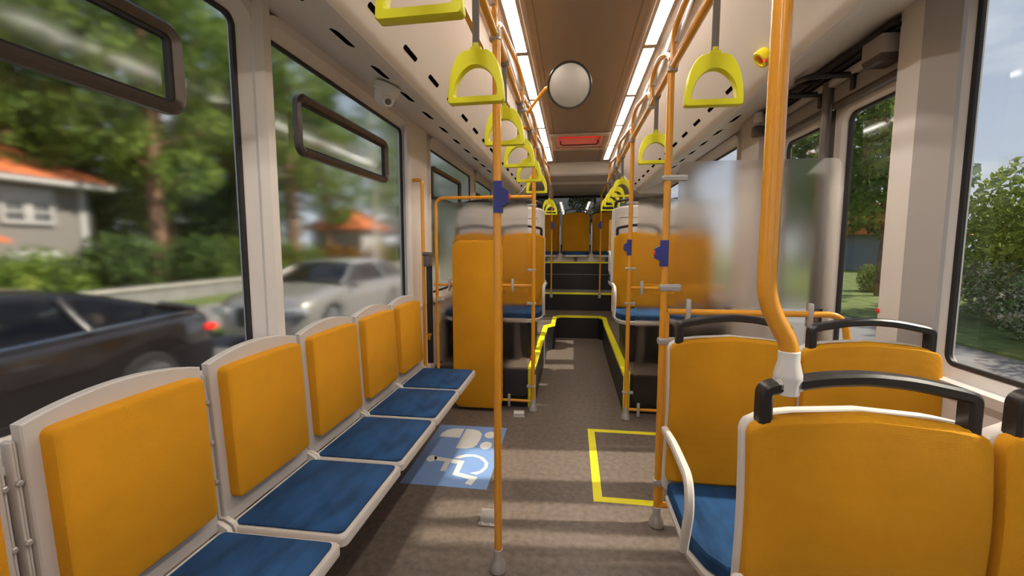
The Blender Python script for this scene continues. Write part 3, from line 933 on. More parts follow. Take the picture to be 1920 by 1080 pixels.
# last row
sz = make_seat(1.145, False, .04, w_=.50)
for i, (x, l) in enumerate(((.062, 'centre orange seat of the rear row'), (-.49, 'rear-row orange seat left of the centre one'), (.615, 'rear-row orange seat right of the centre one'))):
    put(sz, (x, 8.2, .845), l, 'rear row seats', first=(i == 0))
for x, l in ((-.225, 'grey divider left of the rear centre seat'), (.345, 'grey divider right of the rear centre seat')):
    mb = MB(); mb.bar(smooth_path([(0, .06, .55), (0, -.02, .55), (0, -.06, .15), (0, -.06, .0)], .05), .03, .03, (1, 0, 0)); o = mb.build('seat_divider', METAL)
    o.location = (x, 8.10, 1.27); tag(o, l, 'seat divider')

# ---- left bench of folding seats, facing +X
def make_bench():
    e = empty('folding_seat', (0, 0, 0))
    W = .440
    # back frame: board facing +X, top arched
    mb = MB()
    def outline(w2, z0, zs, arch, n=12, inset=0):
        pts = [(-w2 + inset, z0 + inset), (w2 - inset, z0 + inset)]
        for k in range(n + 1):
            y = w2 - inset - 2 * (w2 - inset) * k / n
            pts.append((y, zs - inset + arch * (1 - (y / w2) ** 2)))
        return pts
    def lean(x, z): return x + (1.03 - z) * .05
    rings = []
    for x, ins in ((0, 0), (.022, 0), (.026, .003)):
        rings.append([(lean(x, z), y, z) for y, z in outline(W / 2, .50, 1.032, .032, inset=ins)])
    mb.loft(rings); mb.build('back_frame', SHELL, e, angle=30)
    # orange pad
    def pad_out(ins):
        pts = []
        w2 = W / 2 - .028 - ins; z0 = .575 + ins; zs = 1.012 - ins; r = .018
        for cy, cz, a0 in ((w2 - r, z0 + r, 270), ):
            pass
        for k in range(4): 
            a = R(180 + 90 * k / 3); pts.append((-w2 + r + r * math.cos(a), z0 + r + r * math.sin(a)))
        for k in range(4):
            a = R(270 + 90 * k / 3); pts.append((w2 - r + r * math.cos(a), z0 + r + r * math.sin(a)))
        for k in range(4):
            a = R(90 * k / 3); pts.append((w2 - r + r * math.cos(a), zs - r + r * math.sin(a)))
        for k in range(1, 6):
            y = (w2 - r) * (1 - 2 * k / 6); pts.append((y, zs + .004 * (1 - (y / w2) ** 2)))
        for k in range(4):
            a = R(90 + 90 * k / 3); pts.append((-w2 + r + r * math.cos(a), zs - r + r * math.sin(a)))
        return pts
    rings = []
    for x, ins in ((.024, 0), (.046, 0), (.051, .002), (.054, .007)):
        bulge = x > .04
        rings.append([(lean(x, z) + (.012 if bulge else 0) * max(0, math.sin((z - .575) / .44 * PI * .55 + .6)), y, z) for y, z in pad_out(ins)])
    mb = MB(); mb.loft(rings); mb.build('backrest', ORANGE, e)
    # pan
    def plate(z_d, x0, x1, w2, name, m_):
        rings = []
        for z, d in z_d:
            rings.append([(a, b, z) for a, b in rrect(x0 + d, x1 - d, -w2 + d, w2 - d, .02, 4)])
        mb = MB(); mb.loft(rings); return mb.build(name, m_, e)
    plate(((.462, .006), (.468, 0), (.494, 0), (.500, .004)), .052, .465, W / 2 + .006, 'seat_pan', SHELL)
    plate(((.499, .014), (.506, .012), (.509, .016)), .060, .460, W / 2 + .004, 'cushion', BLUE)
    for y in (-W / 2 - .002, W / 2 + .002):
        mb = MB()
        pr = [(.02, .43), (.085, .43), (.10, .47), (.085, .512), (.055, .528), (.02, .53)]
        mb.prism([(a, b) for a, b in pr], y - .008, y + .008, 'Y'); mb.build('hinge', SHELL, e, angle=50)
    for y in (-W / 2 + .004, W / 2 - .004):
        sgn = 1 if y > 0 else -1
        yy = sgn * (W / 2 + .0075)
        mb = MB()
        rings = []
        for x, d in ((-.01, 0), (.008, 0), (.012, .002)):
            rings.append([(lean(x, b), a, b) for a, b in rrect(yy - .0065 + d, yy + .0065 - d, .52 + d, 1.0 - d, .005, 3)])
        mb.loft(rings); st = mb.build('mounting_strip', SHELL, e)
        for z in (.65, .78, .91):
            mb = MB(); mb.lathe([(.0075, 0), (.0075, .006), (.005, .008)], (lean(.011, z), yy, z), 6, 'X'); mb.build('bolt', METAL, st)
    mb = MB(); mb.box((-.005, 0, .30), (.03, .10, .40), .004); mb.prism([(.01, .20), (.03, .20), (.30, .455), (.01, .455)], -.012, .012, 'Y')
    mb.build('bracket', DMETAL, e)
    return e
fb = make_bench()
names = ['leftmost folding seat, cut off by the left edge of the view', 'near folding seat with large orange back at lower left',
         'folding seat third from the left edge, below the first window pillar', 'middle folding seat with the silver car behind it',
         'folding seat next to last before the orange padded board', 'last folding seat of the bench, beside the orange padded board']
for i, yc in enumerate((.455, .935, 1.405, 1.868, 2.335, 2.798)):
    o = fb if i == 0 else copy_tree(fb)
    o.location = (-1.150, yc, 0)
    tag(o, names[i], 'seat', 'folding bench seats under the left windows')

# ============================================================ HANGING HANDLES
def make_hanger():
    e = empty('hanging_handle', (0, 0, 0))
    # triangular grip ring, origin at the rail, hanging to -z
    Zt, Zb = -.200, -.358
    outer, inner = [], []
    def arcpts(hw, zb, zt, flat, r, ex, n=9):
        pts = []
        # start bottom-left corner, go right along the bottom, up right side, top, down left
        for k in range(4):
            a = R(180 + 90 * k / 3); pts.append((-hw + r + r * math.cos(a), zb + r + r * math.sin(a)))
        for k in range(4):
            a = R(270 + 90 * k / 3); pts.append((hw - r + r * math.cos(a), zb + r + r * math.sin(a)))
        for k in range(1, n):
            t = k / n * PI / 2
            pts.append((flat + (hw - flat) * math.cos(t) ** ex, zb + r + (zt - zb - r) * math.sin(t)))
        pts.append((flat, zt))
        if flat > .003: pts.append((-flat, zt))
        for k in range(n - 1, 0, -1):
            t = k / n * PI / 2
            pts.append((-(flat + (hw - flat) * math.cos(t) ** ex), zb + r + (zt - zb - r) * math.sin(t)))
        return pts
    O = arcpts(.090, Zb, Zt, .030, .008, 1.0)
    I = arcpts(.068, Zb + .019, Zt - .044, .003, .006, 1.15)
    mb = MB()
    def ring(P, y): return [(a, y, b) for a, b in P]
    cO = [(x * .975, z * 1 + (-.279 - z) * .02) for x, z in O]
    cI = [(x * 1.04, z) for x, z in I]
    mb.loft([ring(I, -.011), ring(cI, -.0155), ring(cO, -.0155), ring(O, -.0115), ring(O, .0115), ring(cO, .0155), ring(cI, .0155), ring(I, .011), ring(I, -.011)], True, cap=False)
    mb.build('grip', YEL, e, angle=30)
    mb = MB(); mb.box((0, 0, Zt + .004), (.036, .022, .014), .003); mb.box((0, 0, Zt + .015), (.016, .018, .018), .003); mb.build('buckle', YEL, e)
    mb = MB(); mb.box((0, 0, (Zt + .01) / 2), (.022, .006, abs(Zt) - .01), .001); mb.build('strap', STRAP, e)
    mb = MB(); mb.lathe([(.0175, -.013), (.021, -.010), (.021, .010), (.0175, .013)], (0, 0, 0), 14, 'Y'); mb.build('strap_loop', STRAP, e)
    return e
hp = make_hanger()
HL = [(.873, 'largest yellow hanging handle, cut by the top edge'), (1.385, 'second yellow hanging handle in the left row, before the near pole'),
      (1.96, 'third yellow hanging handle in the left row'), (2.50, 'fourth yellow hanging handle in the left row'),
      (3.07, 'fifth yellow hanging handle in the left row'), (3.72, 'sixth left-hand yellow hanging handle, by the partition pole'),
      (5.74, 'upper one of the two small far left hanging handles'), (6.25, 'last and smallest yellow hanging handle on the left')]
HR = [(1.515, 'big yellow hanging handle on the right side'), (2.50, 'second yellow hanging handle in the right row'),
      (4.10, 'third yellow hanging handle in the right row'), (4.62, 'fourth yellow hanging handle in the right row'),
      (5.10, 'fifth yellow hanging handle in the right row'), (5.66, 'last yellow hanging handle on the right')]
first = True
for lst, x, g in ((HL, -.305, 'yellow hanging handles on the left rail'), (HR, .440, 'yellow hanging handles on the right rail')):
    for y, l in lst:
        o = hp if first else copy_tree(hp)
        first = False
        o.location = (x, y, 2.205); o.rotation_euler.z = random.uniform(-.05, .05)
        tag(o, l, 'hanging handle', g)

# ============================================================ SMALL THINGS
# convex mirror on an arm
e = empty('convex_mirror', (-.028, 2.62, 2.325), 'round convex mirror on an orange arm under the ceiling', 'mirror')
n_ = Vector((.10, -1, -.28)).normalized()
rot = n_.to_track_quat('Z', 'Y').to_matrix()
mb = MB(); mb.lathe([(.118, -.004), (.116, .002), (.09, .014), (.06, .022), (.03, .026), (.001, .0275)], (0, 0, 0), 40, rot=rot); mb.build('mirror_face', MIRROR, e)
mb = MB(); mb.lathe([(.05, -.022), (.112, -.014), (.126, -.006), (.129, .0), (.126, .006), (.117, .005), (.114, -.004), (.05, -.006)], (0, 0, 0), 40, rot=rot); mb.build('mirror_rim', BLACK, e)
mb = MB(); mb.tube(smooth_path([(-.265, .20, -.085), (-.13, .07, .03), (-.02, .018, 0)], .05), .0105, 12); mb.build('mirror_arm', POLE, e)
mb = MB(); mb.box((-.272, .205, -.09), (.03, .03, .04), .005); mb.build('arm_clamp', DMETAL, e)

# dome camera
e = empty('dome_camera', (-.96, 2.20, 2.185), 'small beige dome camera under the left cove', 'camera')
e.scale = (1.35, 1.35, 1.35)
rot = Matrix.Rotation(R(20), 3, 'Y')
mb = MB(); mb.lathe([(.001, .03), (.045, .03), (.049, .026), (.049, .006), (.044, .0), (.001, .0)], (0, 0, 0), 28, rot=rot); mb.build('base_ring', WHITE, e)
mb = MB(); mb.lathe([(.041, .004), (.040, -.012), (.034, -.030), (.024, -.044), (.010, -.052), (.001, -.053)], (0, 0, 0), 28, rot=rot); mb.build('housing', WHITE, e)
n_ = Vector((.5, -.62, -.6)).normalized(); r2 = n_.to_track_quat('Z', 'Y').to_matrix()
mb = MB(); mb.lathe([(.022, .0), (.022, .036), (.018, .040), (.017, .037), (.001, .036)], (0.0, 0, -.018), 20, rot=r2); 
mb.build('lens_ring', WHITE, e)
mb = MB(); mb.lathe([(.012, .036), (.012, .0385), (.001, .0405)], (0, 0, -.018), 16, rot=r2); mb.build('lens', DMETAL, e)

# emergency button on the right cove
e = empty('emergency_button', (.832, 2.150, 2.238), 'round yellow emergency button with red centre on the right cove', 'button')
n_ = Vector((-.113, 0, -.09)).normalized(); r2 = n_.to_track_quat('Z', 'Y').to_matrix()
mb = MB(); mb.lathe([(.036, -.02), (.040, .004), (.040, .020), (.036, .024), (.026, .024), (.023, .016), (.001, .016)], (0, 0, 0), 28, rot=r2); mb.build('bezel', mat('amber_yellow', (.80, .62, .01), .4), e)
mb = MB(); mb.lathe([(.017, .0165), (.015, .018), (.001, .0185)], (0, 0, 0), 20, rot=r2); mb.build('red_button', RED, e)
mb = MB(); mb.box((0, .0, 0), (.016, .006, .014), .001); o = mb.build('red_tab', RED, e); o.location = (-.005, -.040, -.030)

# exit device on the far door pillar (grey bracket with white sensor)
e = empty('door_sensor', (1.19, 3.14, 2.20), 'small grey bracket with white cap on the far door pillar', 'sensor')
mb = MB(); mb.lathe([(.03, -.03), (.032, -.02), (.032, .0), (.029, .005), (.029, .03)], (0, -.04, .03), 18); mb.build('cap', WHITE, e)
mb = MB(); mb.box((0, -.04, -.055), (.07, .06, .07), .012); mb.build('bracket', DMETAL, e)
# red reflector knob on the door pillar
mb = MB(); mb.lathe([(.009, 0), (.009, .006), (.005, .009), (.001, .010)], (0, 0, 0), 16, 'X'); mb.bm.transform(Matrix.Scale(-1, 4, (1, 0, 0)))
o = mb.build('reflector', RED); o.location = (1.236, 1.932, 1.14); tag(o, 'small red knob on the edge of the door pillar', 'reflector')
# small red button by left podium
mb = MB(); mb.box((0, 0, 0), (.022, .02, .04), .006); o = mb.build('red_buckle', RED); o.location = (-.352, 3.80, .40); tag(o, 'small red seat belt buckle at the left podium edge', 'buckle')
# pale ventilation box near right podium top: none

# floor anchors
def anchor(loc, label, rz=0, s=1.0):
    e = empty('floor_anchor', loc, label, 'floor anchor', rz=rz)
    e.scale = (s, s, s)
    mb = MB(); mb.box((0, -.028, .004), (.115, .03, .008), .002); mb.build('plate', METAL, e)
    mb = MB(); mb.prism([(-.020, 0), (-.020, .028), (-.008, .044), (.022, .050), (.036, .046), (.036, 0)], -.05, .05, 'X'); mb.build('bracket', METAL, e, angle=50)
    for x in (-.038, 0, .038):
        mb = MB(); mb.lathe([(.010, .006), (.010, .010), (.007, .013), (.001, .013)], (x, -.030, 0), 10); mb.build('bolt', METAL, e)
    return e
anchor((-.395, 2.055, 0), 'grey metal wheelchair anchor beside the near left pole')
anchor((-.42, 3.45, 0), 'grey metal anchor at the foot of the left partition', .1, .85)

# floor sign
SIGN = [(-.997, 2.337), (-.472, 2.335), (-.481, 3.195), (-1.007, 3.188)]
e = empty('floor_sign', (-.74, 2.76, 0), 'blue floor sign with white pram and wheelchair pictograms', 'floor sign')
def off(p): return [(x + .74, y - 2.76) for x, y in p]
MB().prism(off(SIGN), 0, .0016).build('sign_sheet', SIGNB, e, smooth=False)
mb = MB()
DOME = [(-.954, 2.98), (-.953, 3.042), (-.929, 3.096), (-.886, 3.129), (-.804, 3.135), (-.8, 2.976)]
DD = [(-.787, 3.132), (-.735, 3.135), (-.684, 3.112), (-.651, 3.064), (-.645, 2.983), (-.651, 2.886), (-.672, 2.838), (-.714, 2.815), (-.786, 2.813)]
BODY = [(-.895, 2.68), (-.681, 2.645), (-.679, 2.496), (-.553, 2.461), (-.571, 2.367), (-.613, 2.382), (-.6, 2.431), (-.712, 2.466), (-.717, 2.602), (-.77, 2.612), (-.766, 2.502), (-.801, 2.501), (-.805, 2.621), (-.880, 2.629)]
ARC = [(-.756, 2.671), (-.742, 2.703), (-.694, 2.734), (-.629, 2.74), (-.566, 2.707), (-.52, 2.639), (-.516, 2.582), (-.533, 2.525), (-.567, 2.487), (-.613, 2.503), (-.584, 2.515), (-.554, 2.536), (-.537, 2.589), (-.545, 2.640), (-.588, 2.690), (-.638, 2.712), (-.685, 2.702), (-.723, 2.67)]
def ell(cx, cy, rx, ry): return [(cx + rx * math.cos(2 * PI * k / 20), cy + ry * math.sin(2 * PI * k / 20)) for k in range(20)]
for P in (DOME, DD): mb.prism(off(P), .0016, .0026)
for P in (ell(-.588, 3.055, .040, .056), ell(-.585, 2.882, .042, .058)): mb.prism(off(P), .0016, .0026)
mb.build('pram_pictogram', SIGNW, e, smooth=False)
mb = MB()
for P in (BODY, ARC, ell(-.903, 2.650, .034, .043)): mb.prism(off(P), .0016, .0026)
mb.build('wheelchair_pictogram', SIGNW, e, smooth=False)

# yellow door-area marking
e = empty('floor_marking', (.62, 2.78, 0), 'yellow outlined rectangle on the floor before the door', 'floor marking')
mb = MB()
for a, b, c, d in ((-.485, .68, -.475, -.425), (-.485, .68, .44, .49), (-.485, -.435, -.425, .44)):
    mb.bx(a, b, c, d, 0, .0015)
mb.build('outline', YLINE, e, smooth=False)
MB().bx(-.435, .68, -.425, .44, 0, .001).build('mat_field', FLOOR, e, smooth=False)
MB().tube(smooth_path([(-.18, -.64, .11), (-.18, -.60, .11)], .01), .01).build('stub', POLE, e) if 0 else None

# ============================================================ OUTSIDE
GZ = -.36
def ground(name, x0, x1, z0, z1, m, label, y0=-60, y1=130):
    return struct(MB().bx(x0, x1, y0, y1, z0, z1), name, m, label, 'ground')
ground('road', -6.9, 4.2, GZ - .1, GZ - .01, ASPH, 'grey asphalt road beside and under the bus')
ground('verge', -7.6, -6.9, GZ - .1, GZ + .03, LAWN, 'narrow grass verge beside the road on the left')
ground('footpath', -10.7, -7.6, GZ - .1, GZ + .035, PAVE, 'grey footpath beyond the left verge')
ground('lawn', -12.5, -10.7, GZ - .1, GZ + .04, LAWN, 'grass strip before the low stone wall')
ground('garden', -200, -12.7, GZ - .1, GZ + .06, LAWN, 'garden lawn behind the low stone wall')
ground('footpath', 4.2, 6.9, GZ - .1, GZ + .0, PAVE, 'grey path on the right of the bus')
ground('lawn', 6.9, 200, GZ - .1, GZ + .04, LAWN, 'wide lawn on the right of the bus', y1=200)
mb = MB(); mb.bx(-12.75, -12.5, -40, 60, GZ, .12); mb.mi = 1; mb.bx(-12.85, -12.42, -40, 60, .12, .2, .03)
struct(mb, 'garden_wall', [PAVE, STONE], 'low grey garden wall with a pale stone cap along the left', 'wall')

def rnd_dir():
    z = random.uniform(-1, 1); a = random.uniform(0, 2 * PI); r = math.sqrt(1 - z * z)
    return Vector((r * math.cos(a), r * math.sin(a), z))
def foliage_mesh(blobs, n, size, seed, flat=.0):
    random.seed(seed)
    vs, fs = [], []
    tot = sum(b[3] ** 2 for b in blobs)
    for cx, cy, cz, r, sz in blobs:
        for _ in range(int(n * r * r / tot)):
            d = rnd_dir()
            rr = r * (1 - .35 * random.random() ** 2)
            p = Vector((cx, cy, cz)) + Vector((d.x * rr, d.y * rr, d.z * rr * sz))
            nn = (d * .6 + rnd_dir()).normalized()
            u = nn.orthogonal().normalized(); v = nn.cross(u)
            a = random.uniform(0, 2 * PI); u, v = u * math.cos(a) + v * math.sin(a), v * math.cos(a) - u * math.sin(a)
            L = size * random.uniform(.6, 1.4); W_ = L * .55
            k = len(vs)
            vs += [p - u * L, p + v * W_ + nn * L * .15, p + u * L, p - v * W_ + nn * L * .15]
            fs.append((k, k + 1, k + 2, k + 3))
    me = bpy.data.meshes.new('foliage'); me.from_pydata(vs, [], fs); me.update()
    return me
def mesh_obj(name, me, m, parent=None, loc=(0, 0, 0)):
    if not me.materials: me.materials.append(m)
    o = bpy.data.objects.new(name, me); col.objects.link(o); o.parent = parent; o.location = loc
    return o
def make_tree(h, tr, crown_r, leaf, bark, seed, n=4200, base=.35, size=.16, conifer=False):
    random.seed(seed)
    e = empty('tree', (0, 0, 0))
    lean = random.uniform(-.03, .03)
    pts = [(lean * h * k / 6 + random.uniform(-.08, .08) * (k > 0), random.uniform(-.08, .08) * (k > 0), h * .93 * k / 6) for k in range(7)]
    rings = []
    for k, p in enumerate(pts):
        r = tr * (1 - .8 * k / 6) * (1.25 if k == 0 else 1)
        rings.append([(p[0] + r * math.cos(2 * PI * i / 10), p[1] + r * math.sin(2 * PI * i / 10), p[2]) for i in range(10)])
    mb = MB(); mb.loft(rings)
    blobs = []
    nb = 15 if not conifer else 11
    for i in range(nb):
        t = i / (nb - 1)
        z = h * (base + (1.0 - base) * t)
        if conifer:
            rad = crown_r * (1.05 - t) * .55 + .25
            a = i * 2.4; d = rad * .45
        else:
            rad = crown_r * random.uniform(.34, .52)
            a = i * 2.4 + random.uniform(-.4, .4); d = crown_r * .62 * math.sin(PI * min(1, .18 + t * .8))
        c = (d * math.cos(a), d * math.sin(a), z)
        blobs.append((*c, rad, .75))
        zb = max(z - rad * .8, h * base * .7)
        mb.tube([(lean * zb, 0, zb), (c[0] * .5, c[1] * .5, (zb + z) / 2), (c[0], c[1], z)], tr * .16, 6)
    mb.build('trunk', bark, e)
    me = foliage_mesh(blobs, n, size, seed + 1)
    mesh_obj('crown', me, leaf, e)
    return e
T = {}
T['a'] = make_tree(13, .30, 3.3, LEAF1, BARK, 11, n=12000, size=.115)
T['b'] = make_tree(15, .34, 3.6, LEAF2, BARK, 22, n=11000, base=.22, size=.125)
T['c'] = make_tree(14, .30, 2.9, LEAF2, BARK, 33, n=6000, base=.12, conifer=True)
T['d'] = make_tree(11, .10, 2.4, LEAF1, BIRCH, 44, n=1500, base=.38, size=.11)
T['e'] = make_tree(6.5, .13, 2.3, LEAF1, BARK, 55, n=3600, base=.42)
used = set()
def place(src, loc, sc, rz, label, cat, group):
    o = T[src] if src not in used else copy_tree(T[src])
    used.add(src)
    o.location = loc; o.scale = (sc, sc, sc); o.rotation_euler.z = rz
    return tag(o, label, cat, group)
trees = [
    ('a', (-15.6, 14.6), 1.0, 'broad green tree with a thick trunk left of the first pillar'),
    ('b', (-19.5, 18.5), 1.0, 'dark leafy tree behind the thick-trunked one'),
    ('c', (-21.5, 14.5), 1.0, 'dark conifer standing right of the grey house'),
    ('a', (-22.5, 7.0), 1.1, 'green tree towering over the grey house roof'),
    ('b', (-27.0, 12.0), 1.2, 'dark tree behind the grey house'),
    ('a', (-15.4, 22.5), 1.25, 'green tree seen beside the first pillar'),
    ('c', (-24.0, 25.0), 1.2, 'tall conifer far behind the garden wall'),
    ('d', (-8.9, 19.0), .9, 'slender pale-trunked birch behind the silver car'),
    ('d', (-9.6, 20.3), .8, 'second pale-trunked birch behind the silver car'),
    ('a', (-16.0, 27.0), .85, 'green tree beyond the silver car'),
    ('b', (-13.5, 34.0), .8, 'dark tree beyond the birches'),
    ('a', (-9.0, 38.0), .8, 'green tree seen through the third window'),
    ('b', (-4.0, 42.0), .8, 'dark tree behind the bus, seen through the rear window'),
    ('a', (2.0, 40.0), .75, 'green tree behind the bus, right part of the rear window'),
    ('c', (-20.0, 2.5), 1.0, 'conifer left of the grey house at the view edge'),
    ('c', (-30.0, 20.0), 1.4, 'tall dark conifer far back at upper left'),
    ('c', (-26.0, 19.5), 1.0, 'low-branched conifer in the gap right of the grey house'),
    ('c', (-19.5, 23.0), 1.0, 'conifer behind the hedge left of the pillar'),
    ('b', (-25.0, 31.0), 1.1, 'dark tree filling the background of the second window'),
    ('c', (-14.8, 46.0), 1.1, 'far conifer at the end of the garden wall'),
    ('b', (-31.0, 42.0), 1.2, 'distant dark tree beyond the small white house'),
    ('c', (-9.0, 56.0), 1.1, 'distant conifer down the road behind the bus'),
    ('e', (-19.6, 16.8), .9, 'small bushy tree in the gap beside the grey house'),
    ('a', (-18.5, 10.6), 1.05, 'light green tree rising above the hedge beside the house')]
for i, (k, (x, y), sc, l) in enumerate(trees):
    place(k, (x, y, GZ), sc, i * 1.3, l, 'tree', 'trees on the left beyond the garden wall')
place('e', (10.6, 16.6, GZ), 1.0, .4, 'small tree on the right lawn seen through the door glass', 'tree', 'trees on the right lawn')
place('e', (13.5, 27.5, GZ), 1.25, 1.9, 'farther tree on the right lawn above the orange roof', 'tree', 'trees on the right lawn')
place('e', (62, 66, GZ), 1.3, 2.9, 'tiny distant tree on the right horizon', 'tree', 'trees on the right lawn')
place('e', (66, 56, GZ), 1.2, 4.9, 'tiny distant tree at the right edge of the view', 'tree', 'trees on the right lawn')

def make_bush(leaf, seed, n=2200, size=.07, r=1.0, h=1.0):
    e = empty('bush', (0, 0, 0))
    random.seed(seed)
    blobs = [(random.uniform(-.8, .8) * r, random.uniform(-.5, .5) * r, h * random.uniform(.35, .8), r * random.uniform(.42, .65), .9 * h) for _ in range(8)]
    mesh_obj('foliage', foliage_mesh(blobs, n, size, seed), leaf, e)
    mb = MB()
    for k in range(7):
        a = k * .9
        mb.tube([(.1 * math.cos(a), .1 * math.sin(a), 0), (.35 * r * math.cos(a), .3 * r * math.sin(a), .5 * h), (.6 * r * math.cos(a), .4 * r * math.sin(a), .95 * h)], .018, 5)
    mb.build('stems', BARK, e)
    return e
T['h1'] = make_bush(LEAF1, 5, r=1.25, h=1.35, n=3600)
T['h2'] = make_bush(LEAF2, 6, r=1.25, h=1.35, n=3600)
T['h3'] = make_bush(LEAFO, 7, r=1.2, h=1.3, n=3000)
T['f1'] = make_bush(LEAF4, 8, r=.95, h=1.05, n=6000, size=.032)
T['f2'] = make_bush(LEAF3, 9, r=1.2, h=1.5, n=8000, size=.045)
hedge = [('h1', (-15.2, 6.2), .8, 'light green bush at the left edge below the house'), ('h1', (-15.2, 8.6), .85, 'light green bush in front of the grey house'),
         ('h1', (-15.5, 10.9), .9, 'green bush below the corner of the grey house'),
         ('h2', (-15.2, 13.4), 1.25, 'big dark green bush beside the house'), ('h2', (-15.3, 15.8), 1.25, 'second dark bush of the hedge'),
         ('h1', (-15.3, 18.0), 1.2, 'green bush left of the first window pillar'), ('h1', (-15.4, 20.4), 1.2, 'green bush at the first window pillar'),
         ('h1', (-15.2, 23.4), 1.0, 'green bush above the bonnet of the silver car'), ('h3', (-15.1, 26.5), 1.2, 'brown-red bush behind the silver car roof'),
         ('h3', (-14.7, 29.8), 1.2, 'second brown-red bush behind the silver car'), ('h1', (-14.3, 33.0), 1.1, 'green bush behind the tail of the silver car'),
         ('h2', (-13.9, 37.0), 1.3, 'dark bush far down the road')]
for i, (k, (x, y), sc, l) in enumerate(hedge):
    place(k, (x, y, GZ), sc, i * .7, l, 'bush', 'hedge bushes behind the garden wall')
rb = [('f1', 8.9, 7.0, 1.45, 'white-flowering shrub at the right edge of the view'), ('f1', 9.2, 8.9, 1.4, 'white-flowering shrub beside the lawn, second from the right edge'),
      ('f1', 9.5, 10.9, 1.35, 'white-flowering shrub nearest the window frame'), ('f1', 8.8, 5.2, 1.4, 'white-flowering shrub just outside the right edge'),
      ('f2', 11.4, 7.8, 2.3, 'tall yellow-green shrub behind the flowering ones'), ('f2', 12.2, 10.6, 2.1, 'yellow-green shrub beside the sky'),
      ('f2', 11.9, 13.2, 1.7, 'yellow-green shrub nearest the window frame'), ('f2', 11.0, 5.4, 2.3, 'yellow-green shrub at the far right edge'),
      ('f2', 11.5, 18.3, .62, 'low bright shrub on the lawn seen through the door'), ('f2', 13.2, 19.5, .62, 'second low bright shrub on the lawn seen through the door'),
      ('h2', 10.4, 9.2, .8, 'dark shrub behind the flowering shrubs')]
for i, (k, x, y, sc, l) in enumerate(rb):
    place(k, (x, y, GZ), sc, i * 1.1, l, 'bush', 'shrubs on the right lawn')

# houses
def window_unit(e, x, y0, y1, z0, z1, s=1, cols=2):
    mb = MB(); mb.bx(x, x + s * .12, y0, y1, z0, z1, .01); f = mb.build('window', HWHITE, e)
    mb = MB()
    wy = (y1 - y0) / cols
    for c in range(cols):
        for k in range(2):
            for j in range(2):
                a = y0 + wy * c + wy * (.18 + .34 * k); b = z0 + (z1 - z0) * (.12 + .26 * j)
                mb.bx(x + s * .115, x + s * .13, a, a + wy * .28, b, b + (z1 - z0) * .2)
    mb.build('panes', HGLASS, f)
e = empty('house', (-20.5, 9.4, GZ), 'grey clapboard house with an orange hipped roof and white windows', 'house')
mb = MB(); mb.bx(-3.5, 3.5, -3.6, 3.8, 0, 3.9); mb.build('walls', SIDING, e)
mb = MB(); mb.loft([[(-4.3, -4.4, 3.72), (4.3, -4.4, 3.72), (4.3, 4.2, 3.72), (-4.3, 4.2, 3.72)], [(-4.3, -4.4, 3.9), (4.3, -4.4, 3.9), (4.3, 4.2, 3.9), (-4.3, 4.2, 3.9)]]); mb.build('eaves', HWHITE, e, angle=10)
mb = MB(); mb.loft([[(-4.35, -4.45, 3.9), (4.35, -4.45, 3.9), (4.35, 4.25, 3.9), (-4.35, 4.25, 3.9)], [(-.3, -1.6, 5.9), (.3, -1.6, 5.9), (.3, 1.6, 5.9), (-.3, 1.6, 5.9)]]); mb.build('roof', ROOFT, e, angle=10)
window_unit(e, 3.5, 1.45, 2.85, 2.45, 3.6); window_unit(e, 3.5, -.6, .9, 2.45, 3.6)
window_unit(e, 3.5, 1.5, 2.9, .9, 1.6); window_unit(e, 3.5, -.6, .9, .9, 1.6)
mb = MB(); mb.prism([(3.5, 2.15), (4.3, 1.95), (4.3, 1.88), (3.5, 2.0)], -3.0, 1.2, 'Y'); mb.build('porch_roof', ROOFT, e)
mb = MB(); mb.bx(3.48, 3.56, 3.64, 3.84, 0, 3.72); mb.build('corner_board', HWHITE, e)
e = empty('house', (-16.5, 31, GZ), 'small white house with an orange roof beyond the silver car', 'house')
mb = MB(); mb.bx(-2, 2, -2, 2, 0, 3.0); mb.build('walls', HWHITE, e)
mb = MB(); mb.loft([[(-2.5, -2.5, 3.0), (2.5, -2.5, 3.0), (2.5, 2.5, 3.0), (-2.5, 2.5, 3.0)], [(-.2, -.8, 4.6), (.2, -.8, 4.6), (.2, .8, 4.6), (-.2, .8, 4.6)]]); mb.build('roof', ROOFT, e, angle=10)
e = empty('house', (24, 37.5, GZ), 'distant bungalow with an orange roof on the right lawn', 'house', rz=.6)
mb = MB(); mb.bx(-5, 5, -3.2, 3.2, 0, 2.8); mb.build('walls', mat('house_blue_grey', (.20, .22, .26), .8), e)
mb = MB(); mb.prism([(-3.8, 2.6), (3.8, 2.6), (0, 5.0)], -5.5, 5.5, 'X'); mb.build('roof', ROOFT, e, angle=10)
mb = MB(); mb.prism([(-1.8, 2.7), (1.8, 2.7), (0, 4.0)], -4.4, -3.2, 'Y'); mb.build('gable', MATS['house_blue_grey'], e, angle=10)

# plant tubs
for x, y, l in ((-12.1, 7.0, 'pale teal plant tub left of the hedge'), (-12.1, 7.9, 'smaller pale teal plant tub beside the garden wall')):
    e = empty('plant_tub', (x, y, GZ + .04), l, 'plant tub', 'teal plant tubs by the garden wall')
    mb = MB(); mb.lathe([(.18, 0), (.30, .55), (.33, .58), (.30, .60), (.27, .56)], (0, 0, 0), 16); mb.build('tub', MATS.get('teal') or mat('teal', (.22, .48, .50), .5), e)
    me = bpy.data.meshes.get('tub_plant') or foliage_mesh([(0, 0, .95, .42, .8), (.1, .2, 1.2, .25, .8)], 500, .07, 3); me.name = 'tub_plant'
    mesh_obj('plant', me, LEAF3, e)

